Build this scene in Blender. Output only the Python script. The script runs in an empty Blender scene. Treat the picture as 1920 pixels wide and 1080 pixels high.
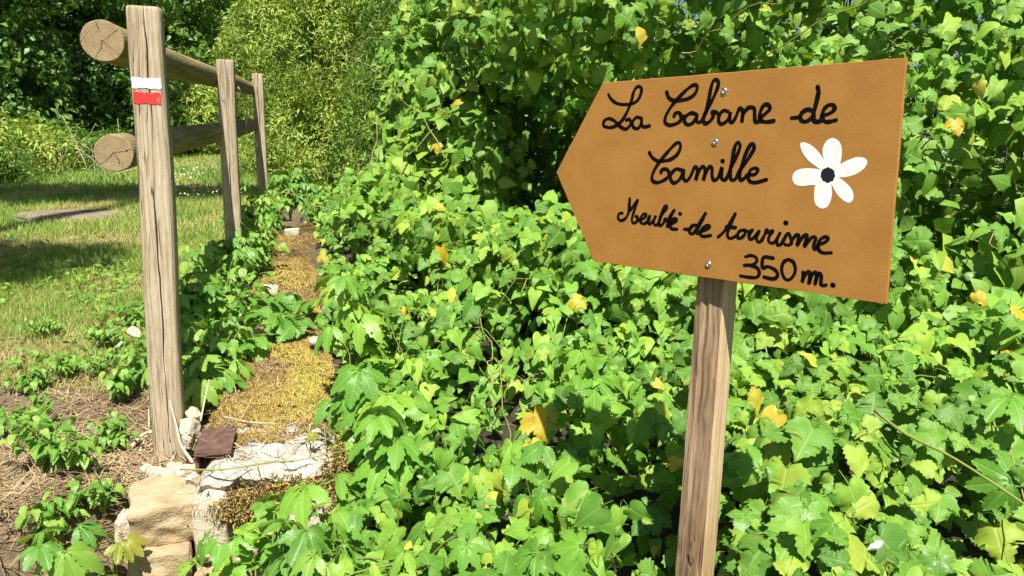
import bpy, math, random
import numpy as np
from mathutils import Vector, Matrix
rng = np.random.default_rng(7); random.seed(7)
SC = bpy.context.scene; COL = SC.collection

# ------------------------------------------------------------------ camera, sky, sun, exposure
F, PITCH, CH = 1387.0, math.radians(8.5), 0.83           # focal length in photo pixels, tilt down, eye height above post foot
cam_d = bpy.data.cameras.new('camera'); cam = bpy.data.objects.new('camera', cam_d); COL.objects.link(cam)
cam.location = (0, 0, CH); cam.rotation_euler = (math.pi / 2 - PITCH, 0, 0)
cam_d.sensor_width = 36; cam_d.lens = 36 * F / 1920; cam_d.clip_start = 0.02; cam_d.clip_end = 500
SC.camera = cam
SUN_EL, SUN_AZ = math.radians(57), math.radians(8)        # high, behind the viewer and a little to the right
S = Vector((math.sin(SUN_AZ) * math.cos(SUN_EL), -math.cos(SUN_AZ) * math.cos(SUN_EL), math.sin(SUN_EL)))
w = bpy.data.worlds.new('World'); SC.world = w; w.use_nodes = True
sky = w.node_tree.nodes.new('ShaderNodeTexSky'); sky.sky_type = 'NISHITA'; sky.sun_disc = False
sky.sun_elevation = SUN_EL; sky.sun_rotation = math.pi - SUN_AZ
bg = w.node_tree.nodes['Background']; bg.inputs['Strength'].default_value = 0.05
w.node_tree.links.new(sky.outputs[0], bg.inputs['Color'])
sun_d = bpy.data.lights.new('sun', 'SUN'); sun_d.energy = 5.0; sun_d.angle = math.radians(0.5); sun_d.color = (1, .95, .86)
sun = bpy.data.objects.new('sun', sun_d); COL.objects.link(sun); sun.location = (0, -4, 12)
sun.rotation_euler = S.to_track_quat('Z', 'Y').to_euler()
SC.view_settings.view_transform = 'Standard'; SC.view_settings.look = 'None'
SC.view_settings.exposure = 1.0; SC.view_settings.gamma = 1
SC.cycles.max_bounces = 6; SC.cycles.transmission_bounces = 4; SC.cycles.transparent_max_bounces = 4

def at(px, py, d):
    """world point seen at photo pixel (px, py) at distance d along the viewing axis (used to read off real positions)"""
    x, y = (px - 960) / F, (py - 540) / F
    return np.array([x * d, d * (math.cos(PITCH) - y * math.sin(PITCH)), CH + d * (-math.sin(PITCH) - y * math.cos(PITCH))])
def proj(P):
    P = np.atleast_2d(P) - np.array([0, 0, CH]); c, s = math.cos(PITCH), math.sin(PITCH)
    d = P[:, 1] * c - P[:, 2] * s; yy = -(P[:, 1] * s + P[:, 2] * c); d = np.where(d < .05, .05, d)
    return 960 + F * P[:, 0] / d, 540 + F * yy / d, d

# ------------------------------------------------------------------ helpers
def _h(ix, iy, iz, seed):
    n = (ix.astype(np.int64) * 374761393 + iy.astype(np.int64) * 668265263 + iz.astype(np.int64) * 2147483647 + seed * 1274126177) & 0xffffffff
    n = ((n ^ (n >> 13)) * 1274126177) & 0xffffffff
    return ((n ^ (n >> 16)) & 0xffff) / 65535.0
def noise(P, scale=1., seed=0):
    P = np.asarray(P, float) * scale
    if P.shape[1] == 2: P = np.c_[P, np.zeros(len(P))]
    i = np.floor(P); f = P - i; f = f * f * (3 - 2 * f); x, y, z = i.T; out = 0
    for dx in (0, 1):
        for dy in (0, 1):
            for dz in (0, 1):
                wgt = (f[:, 0] if dx else 1 - f[:, 0]) * (f[:, 1] if dy else 1 - f[:, 1]) * (f[:, 2] if dz else 1 - f[:, 2])
                out = out + wgt * _h(x + dx, y + dy, z + dz, seed)
    return out
def fbm(P, scale=1., seed=0, o=3):
    return sum(noise(P, scale * 2 ** k, seed + k) * .5 ** k for k in range(o)) / sum(.5 ** k for k in range(o))
def unit(a): return a / np.maximum(np.linalg.norm(a, axis=-1, keepdims=True), 1e-9)
def smooth(e0, e1, x): t = np.clip((x - e0) / (e1 - e0), 0, 1); return t * t * (3 - 2 * t)

def mesh(name, V, T, uv=None, lv=None, smooth_=True):
    V = np.asarray(V, np.float32); T = np.asarray(T, np.int32); k = T.shape[1]; me = bpy.data.meshes.new(name)
    me.vertices.add(len(V)); me.vertices.foreach_set('co', V.ravel())
    me.loops.add(T.size); me.loops.foreach_set('vertex_index', T.ravel())
    me.polygons.add(len(T)); me.polygons.foreach_set('loop_start', np.arange(len(T), dtype=np.int32) * k)
    me.polygons.foreach_set('use_smooth', np.full(len(T), smooth_))
    if uv is not None:
        l = me.uv_layers.new(name='UVMap'); l.data.foreach_set('uv', np.asarray(uv, np.float32)[T.ravel()].ravel())
    if lv is not None:
        a = me.attributes.new('lv', 'FLOAT', 'POINT'); a.data.foreach_set('value', np.asarray(lv, np.float32))
    me.update(calc_edges=True); me.validate(); return me
def link(name, me, mat=None, parent=None, kind=None, label=None, cat=None, group=None, loc=None):
    o = bpy.data.objects.new(name, me); COL.objects.link(o)
    if mat is not None and me is not None and not me.materials: me.materials.append(mat)
    if parent is not None: o.parent = parent
    if loc is not None: o.location = loc
    for k, v in (('kind', kind), ('label', label), ('category', cat), ('group', group)):
        if v: o[k] = v
    return o
def thing(name, label, cat, loc=(0, 0, 0), group=None): return link(name, None, None, None, None, label, cat, group, loc)
def place(parent, M):    # set a child's transform from world space (parents are unrotated empties)
    return Matrix.Translation(-parent.location) @ M

class MB:
    def __init__(s): s.V = []; s.T = []; s.n = 0; s.U = []; s.L = []
    def add(s, V, T, lv=0., uv=None):
        V = np.asarray(V, float); s.V.append(V); s.T.append(np.asarray(T, int) + s.n); s.n += len(V)
        s.U.append(np.zeros((len(V), 2)) if uv is None else uv); s.L.append(np.full(len(V), lv) if np.isscalar(lv) else lv)
    def tube(s, pts, rad, n=6, lv=0., cap=True):
        pts = np.asarray(pts, float); m = len(pts); rad = np.broadcast_to(rad, m)
        tan = unit(np.gradient(pts, axis=0)); ref = np.array([0, 0, 1.]) if abs(tan[0][2]) < .9 else np.array([1., 0, 0])
        V = []; a = unit(np.cross(tan[0], ref))
        for i in range(m):
            a = unit(a - tan[i] * (a @ tan[i])); b = np.cross(tan[i], a)
            for k in range(n):
                t = 2 * math.pi * k / n; V.append(pts[i] + rad[i] * (a * math.cos(t) + b * math.sin(t)))
        T = []
        for i in range(m - 1):
            for k in range(n):
                p, q = i * n + k, i * n + (k + 1) % n
                T += [(p, q, q + n), (p, q + n, p + n)]
        if cap:
            for k in range(1, n - 1): T += [(0, k + 1, k), ((m - 1) * n, (m - 1) * n + k, (m - 1) * n + k + 1)]
        s.add(V, T, lv)
    def build(s, name, mat, parent=None, origin=None, smooth_=True, **kw):
        V = np.concatenate(s.V)
        if origin is not None: V = V - np.asarray(origin)
        me = mesh(name, V, np.concatenate(s.T), np.concatenate(s.U), np.concatenate(s.L), smooth_)
        return link(name, me, mat, parent, loc=None if parent is not None or origin is None else origin, **kw)

# ------------------------------------------------------------------ materials
class N:
    def __init__(s, name):
        s.m = bpy.data.materials.new(name); s.m.use_nodes = True; s.t = s.m.node_tree; s.p = s.t.nodes['Principled BSDF']; s.out = s.t.nodes['Material Output']
    def n(s, typ, ins=None, **kw):
        nd = s.t.nodes.new('ShaderNode' + typ)
        for k, v in kw.items(): setattr(nd, k, v)
        for k, v in (ins or {}).items(): s.set(nd.inputs[k], v)
        return nd
    def set(s, sock, v):
        if hasattr(v, 'outputs'): v = v.outputs[0]
        if hasattr(v, 'is_linked'): s.t.links.new(v, sock)
        else: sock.default_value = v if not (isinstance(v, tuple) and len(v) == 3 and sock.type == 'RGBA') else (*v, 1)
    def math(s, op, a, b=0., c=None): 
        d = {0: a, 1: b}
        if c is not None: d[2] = c
        return s.n('Math', d, operation=op).outputs[0]
    def mix(s, f, a, b, blend='MIX'):
        nd = s.n('Mix', data_type='RGBA', blend_type=blend); s.set(nd.inputs[0], f); s.set(nd.inputs[6], a); s.set(nd.inputs[7], b); return nd.outputs[2]
    def ramp(s, f, stops):
        nd = s.n('ValToRGB'); s.set(nd.inputs[0], f); e = nd.color_ramp.elements
        while len(e) < len(stops): e.new(.5)
        for el, (p, c) in zip(e, stops): el.position = p; el.color = (*c, 1)
        return nd.outputs[0]
    def noise(s, scale, vec=None, detail=4., dist=0., rough=.55):
        nd = s.n('TexNoise', {'Scale': scale, 'Detail': detail, 'Distortion': dist, 'Roughness': rough})
        if vec is not None: s.set(nd.inputs['Vector'], vec)
        return nd.outputs[0]
    def coord(s, scale=(1, 1, 1), which='Object'):
        c = s.n('TexCoord'); return s.n('Mapping', {'Vector': c.outputs[which], 'Scale': scale}).outputs[0]
    def bump(s, h, strength=.5, dist=.01):
        b = s.n('Bump', {'Height': h, 'Strength': strength, 'Distance': dist}); s.set(s.p.inputs['Normal'], b.outputs[0]); return b
    def step(s, a, lo, hi): return s.n('MapRange', {0: a, 1: lo, 2: hi}, interpolation_type='SMOOTHSTEP').outputs[0]

def leaf_mat(name, stops, spots=(.35, .24, .02), spot_amt=.12, rough=.42, trans=.3, tcol=1.5, vein=.45, spec=.4):
    m = N(name)
    at_ = m.n('Attribute', attribute_name='lv'); oi = m.n('ObjectInfo')
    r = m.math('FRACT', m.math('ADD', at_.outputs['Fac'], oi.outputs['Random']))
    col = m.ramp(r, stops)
    uv = m.n('UVMap'); sx = m.n('SeparateXYZ', {0: uv.outputs[0]}); au = m.math('ABSOLUTE', sx.outputs[0]); v = sx.outputs[1]
    mid = m.math('SUBTRACT', 1., m.step(au, .015, .05))
    lat = m.math('FRACT', m.math('MULTIPLY', m.math('SUBTRACT', v, m.math('MULTIPLY', au, .75)), 6.5))
    latm = m.math('SUBTRACT', 1., m.step(m.math('ABSOLUTE', m.math('SUBTRACT', lat, .5)), .01, .09))
    vm = m.math('MAXIMUM', mid, m.math('MULTIPLY', latm, .45))
    nz = m.noise(9., m.coord((1, 1, 1), 'Object'), 3.)
    col = m.mix(m.math('MULTIPLY', vm, vein), col, m.mix(.5, col, (.42, .52, .16)))
    geo = m.n('NewGeometry'); big = m.noise(14., geo.outputs['Position'], 3.)
    col = m.mix(m.math('MULTIPLY', m.step(big, .58, .72), spot_amt), col, spots)
    # pale, matter underside
    col = m.mix(m.math('MULTIPLY', geo.outputs['Backfacing'], .35), col, m.mix(.5, col, (.25, .34, .14)))
    m.set(m.p.inputs['Base Color'], col); m.p.inputs['Roughness'].default_value = rough
    m.p.inputs['Specular IOR Level'].default_value = spec
    m.bump(m.math('ADD', m.math('MULTIPLY', vm, -.6), m.math('MULTIPLY', big, .6)), .35, .004)
    tr = m.n('BsdfTranslucent', {'Color': m.mix(1., col, (tcol, tcol * .95, .55), 'MULTIPLY')})
    ms = m.n('MixShader', {0: trans, 1: m.p.outputs[0], 2: tr.outputs[0]}); m.set(m.out.inputs[0], ms.outputs[0])
    return m.m
M = {}
M['bind'] = leaf_mat('bindweed_leaf', [(0, (.075, .19, .022)), (.4, (.145, .32, .034)), (.75, (.215, .40, .046)), (.96, (.30, .45, .05)), (1, (.42, .42, .05))], vein=.3, spot_amt=.2, rough=.5, spec=.28)
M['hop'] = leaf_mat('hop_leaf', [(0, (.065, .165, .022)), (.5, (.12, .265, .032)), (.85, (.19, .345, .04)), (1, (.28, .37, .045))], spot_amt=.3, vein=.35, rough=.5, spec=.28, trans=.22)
M['bramble'] = leaf_mat('bramble_leaf', [(0, (.08, .215, .03)), (.6, (.14, .31, .04)), (1, (.24, .39, .055))])
M['creeper'] = leaf_mat('creeper_leaf', [(0, (.10, .265, .028)), (.6, (.165, .36, .036)), (1, (.27, .41, .045))], vein=.3)
M['bronze'] = leaf_mat('bronze_leaf', [(0, (.22, .28, .035)), (1, (.33, .25, .04))], vein=.3)
M['herb'] = leaf_mat('herb_leaf', [(0, (.09, .24, .034)), (.5, (.15, .32, .042)), (1, (.25, .40, .06))], vein=.3)
M['yellow'] = leaf_mat('yellow_leaf', [(0, (.46, .32, .02)), (.6, (.52, .40, .035)), (1, (.40, .40, .05))], spots=(.16, .07, .012), spot_amt=.85, trans=.35)
M['pale'] = leaf_mat('silvery_leaf', [(0, (.42, .50, .33)), (1, (.5, .56, .4))])
M['willow'] = leaf_mat('willow_leaf', [(0, (.13, .22, .026)), (.45, (.25, .36, .044)), (1, (.43, .50, .10))], vein=0., trans=.28)
M['dark_tree'] = leaf_mat('dark_tree_leaf', [(0, (.045, .12, .018)), (.6, (.075, .18, .022)), (1, (.13, .24, .03))], vein=0., trans=.22)
M['mid_tree'] = leaf_mat('mid_tree_leaf', [(0, (.06, .15, .018)), (.6, (.11, .22, .026)), (1, (.17, .28, .04))], vein=0.)
def simple(name, c, rough=.8, spec=.2):
    m = N(name); m.p.inputs['Base Color'].default_value = (*c, 1); m.p.inputs['Roughness'].default_value = rough; m.p.inputs['Specular IOR Level'].default_value = spec; return m
def attr_mat(name, stops, rough=.7, trans=0., spec=.25):
    m = N(name); a = m.n('Attribute', attribute_name='lv'); c = m.ramp(a.outputs['Fac'], stops)
    m.set(m.p.inputs['Base Color'], c); m.p.inputs['Roughness'].default_value = rough; m.p.inputs['Specular IOR Level'].default_value = spec
    if trans:
        tr = m.n('BsdfTranslucent', {'Color': c}); ms = m.n('MixShader', {0: trans, 1: m.p.outputs[0], 2: tr.outputs[0]}); m.set(m.out.inputs[0], ms.outputs[0])
    return m.m
M['grass'] = attr_mat('grass_blades', [(0, (.50, .37, .19)), (.22, (.47, .40, .16)), (.42, (.39, .42, .11)), (.7, (.27, .39, .07)), (1, (.16, .30, .05))], .55, .3)
M['moss'] = attr_mat('moss_tufts', [(0, (.15, .095, .045)), (.3, (.32, .225, .085)), (.65, (.49, .37, .10)), (1, (.46, .41, .085))], .9)
M['straw'] = attr_mat('dry_straw', [(0, (.14, .09, .05)), (.4, (.32, .23, .125)), (.8, (.48, .37, .215)), (1, (.60, .51, .35))], .75)
M['stem'] = attr_mat('vine_stem', [(0, (.11, .15, .03)), (.6, (.22, .24, .06)), (1, (.34, .24, .10))], .6)
M['bark'] = attr_mat('tree_bark', [(0, (.06, .045, .03)), (1, (.11, .085, .055))], .9)
M['twig'] = attr_mat('bleached_twig', [(0, (.34, .26, .17)), (1, (.56, .47, .35))], .8)
M['clover'] = attr_mat('clover_flower', [(0, (.75, .72, .62)), (1, (.85, .83, .76))], .7)
def soil_mat():
    m = N('soil_and_turf'); g = m.n('NewGeometry'); P = g.outputs['Position']
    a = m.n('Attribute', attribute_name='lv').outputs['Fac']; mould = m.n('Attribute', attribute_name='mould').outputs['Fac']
    n1 = m.noise(22., P, 6.); n2 = m.noise(160., P, 4.)
    soil = m.ramp(n1, [(.25, (.075, .05, .03)), (.5, (.175, .122, .072)), (.75, (.29, .215, .13))])
    turf = m.ramp(n1, [(.3, (.09, .12, .022)), (.55, (.16, .19, .035)), (.8, (.27, .24, .07))])
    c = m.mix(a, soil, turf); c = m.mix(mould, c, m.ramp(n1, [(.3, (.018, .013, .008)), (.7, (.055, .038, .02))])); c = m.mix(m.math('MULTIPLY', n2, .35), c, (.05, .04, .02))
    m.set(m.p.inputs['Base Color'], c); m.p.inputs['Roughness'].default_value = .95
    m.bump(m.math('ADD', n1, m.math('MULTIPLY', n2, .5)), .8, .02); return m.m
M['soil'] = soil_mat()
def wood_mat(name, c0, c1, c2, lichen=.0, crack=.5, freq=420., wob=.02, fine=1., split=0.):
    """sawn wood: growth rings cut lengthwise, fibres, drying cracks, knots"""
    m = N(name); oi = m.n('ObjectInfo'); rnd = m.math('MULTIPLY', oi.outputs['Random'], 11.)
    co = m.n('TexCoord').outputs['Object']; sh = m.n('CombineXYZ', {0: m.math('MULTIPLY', rnd, .4), 2: rnd}).outputs[0]; v = m.n('VectorMath', {0: co, 1: sh}, operation='ADD').outputs[0]
    def sc(x, y, z): return m.n('VectorMath', {0: v, 1: (x, y, z)}, operation='MULTIPLY').outputs[0]
    sx = m.n('SeparateXYZ', {0: co}); x = m.math('ADD', sx.outputs[0], .012); y = m.math('ADD', sx.outputs[1], .03)
    lowz = m.noise(1., sc(9, 9, 2.6), 3., .6); d = m.math('SQRT', m.math('ADD', m.math('MULTIPLY', x, x), m.math('MULTIPLY', m.math('MULTIPLY', y, y), .6)))
    ring = m.math('SINE', m.math('MULTIPLY', m.math('ADD', d, m.math('MULTIPLY', m.math('SUBTRACT', lowz, .5), wob * 2)), freq)); ring = m.math('POWER', m.math('MULTIPLY_ADD', ring, .5, .5), 2.2)
    n2 = m.noise(1., sc(260 * fine, 260 * fine, 9), 3., .4); n3 = m.noise(1., sc(60, 60, 14), 5.); big = m.noise(1., sc(14, 14, 3.2), 4.)
    g = m.math('ADD', m.math('MULTIPLY', n2, .42), m.math('ADD', m.math('MULTIPLY', n3, .34), m.math('MULTIPLY', big, .34))); g = m.math('SUBTRACT', g, m.math('MULTIPLY', ring, .12))
    c = m.ramp(g, [(.28, c0), (.46, c1), (.66, c2)])
    c = m.mix(m.math('MULTIPLY', m.step(m.noise(1., sc(9, 9, 2.), 4.), .46, .72), .45), c, tuple(q * r_ for q, r_ in zip(c1, (.80, .74, .62))))
    cr = m.noise(1., sc(30, 30, 1.3), 3., .5); line = m.math('SUBTRACT', 1., m.step(m.math('ABSOLUTE', m.math('SUBTRACT', cr, .5)), .0, .011)); line = m.math('MULTIPLY', m.math('MULTIPLY', line, m.step(m.noise(1., sc(3, 3, 2.1), 2.), .46, .58)), crack)
    c = m.mix(line, c, (.045, .03, .018)); pit = m.math('MULTIPLY', m.step(m.noise(1., sc(330, 330, 60), 2.), .66, .74), .5); c = m.mix(pit, c, tuple(q * .35 for q in c0))
    if split:      # one long drying split wandering down the front
        zz = sx.outputs[2]; wn = m.noise(1., m.n('CombineXYZ', {0: rnd, 2: m.math('MULTIPLY', zz, 3.)}).outputs[0], 4.); dx = m.math('ABSOLUTE', m.math('SUBTRACT', m.math('SUBTRACT', sx.outputs[0], .004), m.math('MULTIPLY', m.math('SUBTRACT', wn, .5), .03)))
        wd = m.math('MULTIPLY', m.step(m.noise(1., m.n('CombineXYZ', {0: m.math('ADD', rnd, 5.), 2: m.math('MULTIPLY', zz, 2.2)}).outputs[0], 2.), .38, .62), .0024); sp = m.math('MULTIPLY', m.math('LESS_THAN', dx, wd), m.math('LESS_THAN', sx.outputs[1], 0.))
        line = m.math('MAXIMUM', line, sp); c = m.mix(sp, c, (.03, .022, .015))
    if lichen: c = m.mix(m.math('MULTIPLY', m.step(m.noise(30., v, 5.), .52, .62), lichen), c, (.20, .21, .10))
    m.set(m.p.inputs['Base Color'], c); m.p.inputs['Roughness'].default_value = .88; m.p.inputs['Specular IOR Level'].default_value = .12
    m.bump(m.math('SUBTRACT', m.math('ADD', m.math('MULTIPLY', g, 1.3), m.math('MULTIPLY', n2, .5)), m.math('MULTIPLY', line, 1.5)), .7, .004); return m.m
M['post'] = wood_mat('weathered_post_wood', (.17, .13, .085), (.345, .275, .185), (.48, .405, .29), .12, .9, split=1.)
M['rail'] = wood_mat('weathered_rail_wood', (.13, .095, .05), (.25, .185, .095), (.36, .29, .16), .45, .8)
M['stake'] = wood_mat('rough_stake_wood', (.10, .06, .035), (.235, .15, .09), (.37, .26, .17), 0., .7, 500., .05, .35)
M['stake_side'] = wood_mat('sunlit_stake_wood', (.36, .24, .12), (.50, .36, .20), (.60, .46, .28), 0., .2, 900., .01)  # paler wood for the stake's right face, its stronger sunlight put into the colour
def endgrain():
    m = N('rail_end_grain'); v = m.coord(); sx = m.n('SeparateXYZ', {0: v}); x, y = sx.outputs[0], sx.outputs[1]
    nz = m.noise(22., v, 5., 1.); d = m.math('SQRT', m.math('ADD', m.math('MULTIPLY', x, x), m.math('MULTIPLY', y, y)))
    d2 = m.math('ADD', d, m.math('MULTIPLY', nz, .022)); rg = m.math('MULTIPLY', m.math('SINE', m.math('MULTIPLY', d2, 1350.)), m.step(m.noise(30., v, 3.), .38, .62)); rg2 = m.noise(300., m.n('CombineXYZ', {0: d2}).outputs[0], 2.)
    c = m.ramp(m.math('ADD', m.math('MULTIPLY', rg, .09), m.math('ADD', m.math('MULTIPLY', nz, .4), m.math('MULTIPLY', rg2, .35))), [(.15, (.15, .10, .05)), (.4, (.31, .23, .12)), (.65, (.42, .33, .19))])
    an = m.math('ADD', m.math('ADD', m.math('ARCTAN2', y, x), m.math('MULTIPLY', m.n('ObjectInfo').outputs['Random'], 9.)), m.math('MULTIPLY', m.noise(26., v, 3.), 1.1)); fr = m.math('ABSOLUTE', m.math('SUBTRACT', m.math('FRACT', m.math('MULTIPLY', an, 5 / 6.2832)), .5))
    ck = m.math('SUBTRACT', 1., m.step(m.math('MULTIPLY', fr, d), .0003, .0011)); ck = m.math('MULTIPLY', ck, m.step(m.noise(22., v, 1.), .42, .55))
    c = m.mix(ck, c, (.03, .02, .012)); m.set(m.p.inputs['Base Color'], c); m.p.inputs['Roughness'].default_value = .9
    m.bump(m.math('SUBTRACT', m.math('MULTIPLY', rg, .3), ck), .6, .003); return m.m
M['end'] = endgrain()
def paint(name, c, wood, wear):
    m = N(name); n1 = m.noise(1., m.coord((70, 70, 14)), 5.); n2 = m.noise(160., m.coord(), 3.); f = m.step(m.math('ADD', n1, m.math('MULTIPLY', n2, .25)), wear, wear + .09)
    m.set(m.p.inputs['Base Color'], m.mix(f, wood, m.mix(n2, c, tuple(x * .8 for x in c)))); m.p.inputs['Roughness'].default_value = .55; m.bump(n1, .5, .003); return m.m
M['white_paint'] = paint('white_blaze_paint', (.78, .76, .72), (.36, .27, .17), .445)
M['red_paint'] = paint('red_blaze_paint', (.66, .022, .022), (.40, .17, .10), .43)
def board_mat():
    m = N('brown_fibreboard'); v = m.coord(); n1 = m.noise(420., v, 4., 0., .7); n2 = m.noise(14., v, 3.); n3 = m.noise(1., m.coord((60, 60, 700)), 3.)
    sp = m.step(m.noise(900., v, 2.), .66, .74); dk = m.step(m.noise(260., v, 2.), .70, .76)
    c = m.ramp(m.math('ADD', m.math('MULTIPLY', n1, .6), m.math('MULTIPLY', n2, .4)), [(.3, (.25, .110, .022)), (.5, (.335, .157, .035)), (.7, (.405, .205, .056))])
    c = m.mix(m.math('MULTIPLY', n3, .25), c, (.38, .16, .035)); c = m.mix(m.math('MULTIPLY', sp, .35), c, (.62, .36, .15)); c = m.mix(m.math('MULTIPLY', dk, .55), c, (.17, .07, .015))
    m.set(m.p.inputs['Base Color'], c); m.p.inputs['Roughness'].default_value = .8; m.p.inputs['Specular IOR Level'].default_value = .2; m.bump(n1, .05, .001); return m.m
M['board'] = board_mat()
M['ink'] = simple('black_marker', (.004, .0035, .0035), .85, .06).m
mm = simple('white_petal_paint', (.80, .79, .76), .55); mm.set(mm.p.inputs['Base Color'], mm.ramp(mm.noise(90., mm.coord((1, 1, 3)), 5.), [(.3, (.66, .64, .60)), (.6, (.83, .82, .80))])); M['petal'] = mm.m
M['dark_center'] = simple('dark_flower_center', (.012, .014, .022), .5).m
mm = simple('zinc_screw', (.55, .56, .58), .3); mm.p.inputs['Metallic'].default_value = 1.; M['screw'] = mm.m
def stone_mat(name, stops, scale=30., moss=.0, bump=.9):
    m = N(name); g = m.n('NewGeometry'); P = g.outputs['Position']; n1 = m.noise(scale, P, 7., .3, .65); n2 = m.noise(scale * 7, P, 4.); n3 = m.noise(7., P, 3.)
    c = m.ramp(m.math('ADD', m.math('MULTIPLY', n1, .65), m.math('MULTIPLY', n3, .35)), stops); c = m.mix(m.math('MULTIPLY', m.step(n2, .58, .7), .4), c, tuple(x * .45 for x in stops[0][1]))
    if moss: c = m.mix(m.math('MULTIPLY', m.step(m.noise(16., P, 5.), .55, .63), moss), c, (.25, .18, .045))
    m.set(m.p.inputs['Base Color'], c); m.p.inputs['Roughness'].default_value = .92; m.p.inputs['Specular IOR Level'].default_value = .15
    m.bump(m.math('ADD', n1, m.math('MULTIPLY', n2, .3)), bump, .012); return m.m
M['mortar'] = stone_mat('white_lime_mortar', [(.25, (.36, .30, .23)), (.5, (.62, .57, .49)), (.75, (.75, .72, .66))], 34., .35)
M['sandstone'] = stone_mat('ochre_sandstone', [(.25, (.25, .175, .10)), (.5, (.40, .30, .18)), (.75, (.52, .42, .28))], 22.)
M['limestone'] = stone_mat('pale_limestone', [(.25, (.36, .29, .20)), (.5, (.52, .44, .33)), (.75, (.64, .57, .46))], 26., .25)
M['wall_core'] = stone_mat('wall_rubble', [(.25, (.17, .12, .06)), (.5, (.33, .24, .13)), (.75, (.52, .44, .32))], 28., .6)
def wall_skin():
    m = N('wall_rubble_and_lime'); P = m.n('NewGeometry').outputs['Position']; a = m.n('Attribute', attribute_name='lv').outputs['Fac']
    n1 = m.noise(34., P, 8., .3, .7); n2 = m.noise(190., P, 5.); n3 = m.noise(9., P, 4.); e = m.math('ADD', m.math('MULTIPLY', n1, .6), m.math('MULTIPLY', n3, .4))
    earth = m.ramp(e, [(.3, (.13, .085, .045)), (.5, (.29, .20, .105)), (.7, (.46, .36, .23))]); lime = m.ramp(e, [(.30, (.24, .19, .13)), (.42, (.50, .45, .37)), (.58, (.62, .58, .51)), (.78, (.72, .69, .63))])
    f = m.step(m.math('ADD', a, m.math('MULTIPLY', m.math('SUBTRACT', m.noise(13., P, 6., .4), .5), 1.3)), .42, .6); c = m.mix(f, earth, lime)
    c = m.mix(m.math('MULTIPLY', m.step(n2, .56, .7), .55), c, (.13, .09, .05)); m.set(m.p.inputs['Base Color'], c); m.p.inputs['Roughness'].default_value = .95; m.p.inputs['Specular IOR Level'].default_value = .1
    m.bump(m.math('ADD', n1, m.math('MULTIPLY', n2, .45)), 1., .018); return m.m
M['wall_skin'] = wall_skin()
M['slab'] = stone_mat('grey_slab', [(.25, (.12, .095, .06)), (.5, (.215, .175, .12)), (.75, (.31, .265, .20))], 12.)
def rust():
    m = N('rusty_iron'); v = m.coord(); n1 = m.noise(45., v, 6.); n2 = m.noise(220., v, 3.)
    m.set(m.p.inputs['Base Color'], m.ramp(n1, [(.3, (.05, .028, .022)), (.5, (.105, .055, .042)), (.7, (.17, .085, .05))])); m.p.inputs['Roughness'].default_value = .8; m.bump(m.math('ADD', n1, n2), .6, .004); return m.m
M['rust'] = rust()
mm = simple('galvanised_wire', (.55, .55, .53), .4); M['wire'] = mm.m

# ------------------------------------------------------------------ layout: wall line, terrain, vine surface
WR = at(640, 872, 2.0)[:2]; E = unit(np.array([-.264, .965])); R_ = np.array([E[1], -E[0]])     # wall's right near corner, run, right-hand side
WW, WL = .385, 4.1
def ra(P): d = np.asarray(P)[:, :2] - WR; return d @ R_, d @ E
def gm(Y): return np.where(Y < 2.1, .04 * (Y - 2.1), np.where(Y < 6, .115 * (Y - 2.1), .4485 + .078 * (Y - 6)))
CP = np.array([at(*c) for c in [(660, 930, 1.85), (700, 1080, 1.5), (960, 1080, 1.2), (1250, 1080, 1.17), (1600, 1080, 1.05), (1900, 1080, .98), (800, 800, 1.8), (1000, 700, 1.8), (800, 600, 2.3),
      (1000, 560, 2.3), (1450, 800, 1.45), (1850, 800, 1.35), (1850, 620, 1.75), (1500, 600, 1.9), (660, 620, 2.7), (620, 500, 4.), (740, 400, 3.7), (680, 335, 4.7), (900, 440, 3.0), (1020, 460, 2.7), (600, 400, 5.6),
      (1250, 900, 1.35), (430, 1075, 1.75)]])
def carpet(P):
    P = np.asarray(P)[:, :2]; d2 = ((P[:, None] - CP[None, :, :2]) ** 2).sum(2) + .02; wt = d2 ** -1.6
    return (wt * CP[:, 2]).sum(1) / wt.sum(1)
def ground(P):
    P = np.asarray(P, float)[:, :2]; r, a = ra(P); X, Y = P.T
    g = gm(Y) + .03 * (fbm(P, 1.3, 3) - .5) + .018 * (fbm(P, 7, 5) - .5)
    front = smooth(.0, .14, 1.93 - .55 * np.clip(-X - 1.02, 0, 1) - Y) * smooth(-2.6, -1.5, X)    # ground drops in front of the wall end
    g = g - .33 * front
    right = smooth(-.20, .1, r)
    gr = np.where(np.hypot(X, Y) < .9, -.15, np.minimum(carpet(P) - .33, gm(Y) + .2))
    return g * (1 - right) + gr * right
def sheet(x0, x1, y0, y1, nx, ny):
    xs = np.linspace(x0, x1, nx); ys = np.linspace(y0, y1, ny); X, Y = np.meshgrid(xs, ys); P = np.c_[X.ravel(), Y.ravel()]
    i = np.arange(ny - 1)[:, None] * nx + np.arange(nx - 1)[None, :]; i = i.ravel(); Q = np.c_[i, i + 1, i + 1 + nx, i + nx]
    return P, Q
P, Q = sheet(-1, 1, 0, 1, 180, 220)
P = np.c_[np.sign(P[:, 0]) * (abs(P[:, 0]) * 2.6 + abs(P[:, 0]) ** 4 * 200), -30 + 0 * P[:, 1] + np.where(P[:, 1] < .12, (P[:, 1] / .12) * 30, 30 + (P[:, 1] - .12) / .88 * 7 + np.clip((P[:, 1] - .12) / .88, 0, 1) ** 6 * 230)]
r, a = ra(P); dirt = fbm(P, 1.6, 11)
turf = smooth(.36, .5, dirt + .25 * smooth(2.2, 4.2, P[:, 1]) - .5 * smooth(.75, .2, np.hypot(P[:, 0] + 1.15, P[:, 1] - 1.85))) * smooth(-.25, -.5, r)
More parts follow.
